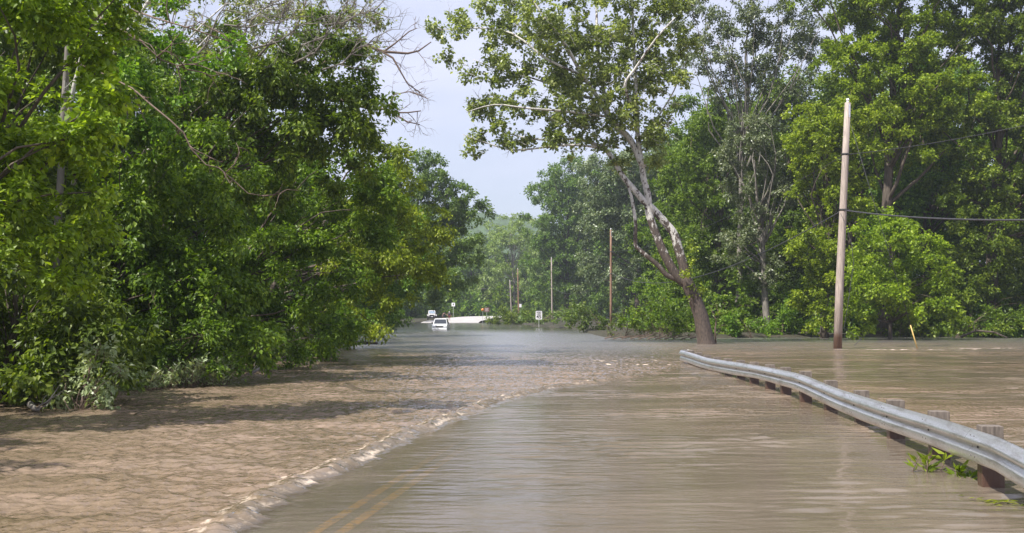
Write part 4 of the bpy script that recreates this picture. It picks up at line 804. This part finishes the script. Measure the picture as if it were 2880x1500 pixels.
mb = MB(); mb.box((-.46, -2.31, .74), (.46, -2.2, .93)); mb.build('grille', black, car, bevel=.02)
mb = MB(); mb.box((-.9, -2.42, .45), (.9, -2.24, .66)); mb.build('bumper', paint_w, car, bevel=.04)
mb = MB(); mb.box((-.17, -2.437, .5), (.17, -2.423, .62)); mb.build('number_plate', signw, car)
# open-type jeep on the dry road
p = PX(1215, 898, 206); jz = float(road_z(np.array([p.x]), np.array([p.y]))[0]); jp = thing('parked_jeep', (p.x, p.y, jz), 'pale jeep parked at the left edge of the dry road', 'jeep', rz=.08); jp.scale = (1.08,) * 3
mb = MB(); mb.prism([(-1.75, .55), (-1.78, 1.02), (-.45, 1.14), (1.6, 1.14), (1.6, .55)], 'x', -.62, .62); mb.build('body', paint_j, jp, bevel=.04)
mb = MB(); mb.hexa([(-.70, -.48, 1.14), (.70, -.48, 1.14), (.74, 1.6, 1.14), (-.74, 1.6, 1.14), (-.62, -.30, 1.78), (.62, -.30, 1.78), (.64, 1.5, 1.78), (-.64, 1.5, 1.78)]); mb.build('soft_top', paint_j, jp, bevel=.05)
mb = MB(); mb.hexa([(-.58, -.50, 1.22), (.58, -.50, 1.22), (.58, -.44, 1.22), (-.58, -.44, 1.22), (-.53, -.34, 1.68), (.53, -.34, 1.68), (.53, -.28, 1.68), (-.53, -.28, 1.68)]); mb.build('windscreen', glass_l, jp)
mb = MB(); mb.box((-.50, -1.80, .58), (.50, -1.775, .98)); mb.build('grille', black, jp, bevel=.01)
mb = MB(); mb.box((-.85, -2.05, .40), (.85, -1.86, .62)); mb.build('bumper', black, jp, bevel=.02)
mb = MB(); mb.box((-.58, -1.7, .26), (.58, 1.5, .549)); mb.build('chassis', black, jp, bevel=.02)
mb = MB(); mb.box((-.2, -2.07, .54), (.2, -2.055, .68)); mb.build('number_plate', signw, jp)
for s_ in (-1, 1):
    mb = MB(); mb.prism([(-1.72, .82), (-1.6, .98), (-.95, .98), (-.7, .62), (-.8, .58), (-1.02, .9), (-1.55, .9)], 'x', min(s_*.63, s_*.92), max(s_*.63, s_*.92)); mb.build('fender', paint_j, jp, bevel=.015)
    head(jp, s_*.47, -1.79, .85, .11); wheel(jp, s_*.74, -1.3, .39, .24); wheel(jp, s_*.74, 1.15, .39, .24)
    mb = MB(); mb.box((s_*.86 - .08, -.5, 1.12), (s_*.86 + .08, -.44, 1.3)); mb.build('mirror', black, jp, bevel=.01)

# ------------------------------------------------------------------ people
def skin_obj(name, J, E, mat, parent, levels=2):
    keys = list(J); me = bpy.data.meshes.new(name); me.from_pydata([J[k][:3] for k in keys], [(keys.index(a), keys.index(b)) for a, b in E], [])
    o = bpy.data.objects.new(name, me); link(o, parent); me.materials.append(mat)
    m = o.modifiers.new('skin', 'SKIN'); m.use_smooth_shade = True
    for i, k in enumerate(keys):
        r = J[k][3]; me.skin_vertices[0].data[i].radius = (r, r * (J[k][4] if len(J[k]) > 4 else 1))
    me.skin_vertices[0].data[0].use_root = True; s_ = o.modifiers.new('sub', 'SUBSURF'); s_.levels = levels; s_.render_levels = levels; return o
def person(loc, rz, label, J, shirt, shorts, hair):
    root = thing('person', loc, label, 'person', rz=rz)
    E = [('pel','wai'),('wai','chest'),('chest','neck'),('neck','head'),('head','crown'),('chest','shl'),('shl','ell'),('ell','wrl'),('wrl','hal'),('chest','shr'),('shr','elr'),('elr','wrr'),('wrr','har'),
         ('pel','hil'),('hil','knl'),('knl','anl'),('anl','tol'),('pel','hir'),('hir','knr'),('knr','anr'),('anr','tor')]
    for s_, sh in (('l', 'hal'), ('r', 'har')):
        h = Vector(J['ha'+s_][:3]); w = Vector(J['wr'+s_][:3]); dd = (h - w).normalized(); sd = dd.cross(Vector((0, 1, 0))); sd = sd.normalized() if sd.length > .1 else Vector((1, 0, 0))
        for k in range(5):
            e = h + (dd * (.09 - .012 * abs(k - 2)) + sd * (k - 2) * .02) if k else h + sd * -.05 + dd * .03
            J['f%d%s' % (k, s_)] = (*e, .009); E.append(('ha'+s_, 'f%d%s' % (k, s_)))
    skin_obj('body', J, E, skin, root)
    g = lambda k, r: (*J[k][:3], r)
    skin_obj('shirt', {'pel': g('pel', .155), 'wai': g('wai', .15), 'chest': g('chest', .19), 'shl': g('shl', .085), 'shr': g('shr', .085), 'ul': (*(Vector(J['shl'][:3]).lerp(Vector(J['ell'][:3]), .55)), .07), 'ur': (*(Vector(J['shr'][:3]).lerp(Vector(J['elr'][:3]), .55)), .07)},
             [('pel','wai'),('wai','chest'),('chest','shl'),('chest','shr'),('shl','ul'),('shr','ur')], shirt, root)
    skin_obj('shorts', {'pel': g('pel', .165), 'hil': g('hil', .115), 'hir': g('hir', .115), 'kl': (*(Vector(J['hil'][:3]).lerp(Vector(J['knl'][:3]), .85)), .10), 'kr': (*(Vector(J['hir'][:3]).lerp(Vector(J['knr'][:3]), .85)), .10)},
             [('pel','hil'),('pel','hir'),('hil','kl'),('hir','kr')], shorts, root)
    hd = Vector(J['head'][:3]); mb = MB(); up = (Vector(J['crown'][:3]) - hd).normalized()
    mb.tube([hd + up * .0 + Vector((0, .03, 0)), hd + up * .06 + Vector((0, .015, 0)), hd + up * .115, hd + up * .145], [.115, .118, .09, .03], 12); mb.build('hair', hair, root)
    mb = MB()
    for s_ in (-1, 1): mb.box((s_*.035 - .012, -.112, hd.z - .005), (s_*.035 + .012, -.10, hd.z + .012), 0, Matrix.Translation((hd.x, hd.y, 0)))
    mb.tube([Vector((hd.x, hd.y - .10, hd.z + .0)), Vector((hd.x, hd.y - .13, hd.z - .035))], [.008, .016], 6); mb.box((hd.x - .03, hd.y - .108, hd.z - .075), (hd.x + .03, hd.y - .098, hd.z - .065)); mb.build('face_features', simple('face_dark', (.18, .08, .06), .7), root)
    return root
def pose(**kw):
    J = dict(pel=(0,0,.98,.13,.8), wai=(0,0,1.15,.12,.8), chest=(0,0,1.42,.15,.75), neck=(0,0,1.58,.055), head=(0,-.01,1.70,.095), crown=(0,0,1.80,.075), shl=(.20,0,1.50,.06), ell=(.25,.02,1.22,.042), wrl=(.26,-.05,.98,.03), hal=(.26,-.07,.90,.035),
             shr=(-.20,0,1.50,.06), elr=(-.25,.02,1.22,.042), wrr=(-.26,-.05,.98,.03), har=(-.26,-.07,.90,.035), hil=(.10,0,.93,.09), knl=(.11,-.02,.50,.058), anl=(.11,.02,.09,.04), tol=(.12,-.15,.04,.035), hir=(-.10,0,.93,.09), knr=(-.11,-.02,.50,.058), anr=(-.11,.02,.09,.04), tor=(-.12,-.15,.04,.035))
    J.update(kw); return J
navy = simple('navy_cloth', (.03, .03, .06), .8); redc = simple('dark_red_cloth', (.16, .03, .03), .8); greyc = simple('grey_brown_cloth', (.035, .028, .035), .8); capw = simple('white_cap', (.8, .78, .76), .7); hairb = simple('brown_hair', (.05, .03, .02), .8); blk = simple('black_cloth', (.015, .015, .02), .8)
def rz_(p): return float(road_z(np.array([p.x]), np.array([p.y]))[0])
p = PX(1264, 903, 200); person((p.x, p.y, rz_(p)), .3, 'person in dark top, red shorts and white cap walking on the dry road', pose(anl=(.12,.16,.12,.04), tol=(.12,.04,.04,.035), knl=(.11,.02,.50,.058), elr=(-.32,-.02,1.25,.042), wrr=(-.42,-.12,1.05,.03), har=(-.44,-.15,.97,.035), ell=(.30,.05,1.24,.042), wrl=(.36,-.05,1.02,.03), hal=(.37,-.08,.94,.035)), navy, redc, capw)
p = PX(1248, 899, 201.5); person((p.x, p.y, rz_(p)), -.2, 'person in grey top bending with one arm stretched toward the other', pose(wai=(.03,-.05,1.12,.12,.8), chest=(.10,-.15,1.34,.15,.75), neck=(.16,-.22,1.47,.055), head=(.20,-.26,1.57,.095), crown=(.24,-.27,1.66,.075), shl=(.28,-.15,1.40,.06), ell=(.50,-.18,1.26,.042), wrl=(.72,-.2,1.12,.03), hal=(.79,-.2,1.08,.035), shr=(-.10,-.12,1.42,.06), elr=(-.22,-.1,1.16,.042), wrr=(-.22,-.2,.92,.03), har=(-.22,-.22,.84,.035)), greyc, blk, hairb)

# ------------------------------------------------------------------ haze
HAZE = True
if HAZE:
    mb = MB(); mb.box((-880, -280, -4), (880, 980, 95)); hz = mb.build('haze', [])
    q = NM('haze_air'); v = q.n('VolumePrincipled'); v.inputs['Density'].default_value = .0004; v.inputs['Color'].default_value = (.80, .88, 1.0, 1); v.inputs['Anisotropy'].default_value = .2
    q.l(v, 0, q.out, 'Volume'); hz.data.materials.append(q.m); tag(hz, kind='stuff')

# ------------------------------------------------------------------ labels for look-alikes by their place in the row
ORD = 'first second third fourth fifth sixth seventh eighth ninth tenth eleventh twelfth thirteenth fourteenth fifteenth sixteenth seventeenth eighteenth nineteenth twentieth twenty-first twenty-second twenty-third'.split()
def ordinals(group, fmt):
    row = sorted([o for o in S.collection.objects if o.parent is None and o.get('group') == group], key=lambda o: o.location.x / max(1, o.location.y))
    for o, w in zip(row, ORD): o['label'] = fmt % w
ordinals('row of pale weeds in the water', 'pale green flooded weed, %s from the left in its row under the dark trees')
ordinals('undergrowth of the right wood', 'leafy undergrowth bush, %s from the left at the foot of the right wood')
ordinals('drift sticks at the water edge', 'thin brown drift stick, %s from the left along the water edge left of the sycamore')
ordinals('second row trees on the right bank', 'shaded second-row tree, %s from the left behind the front trees of the right bank')
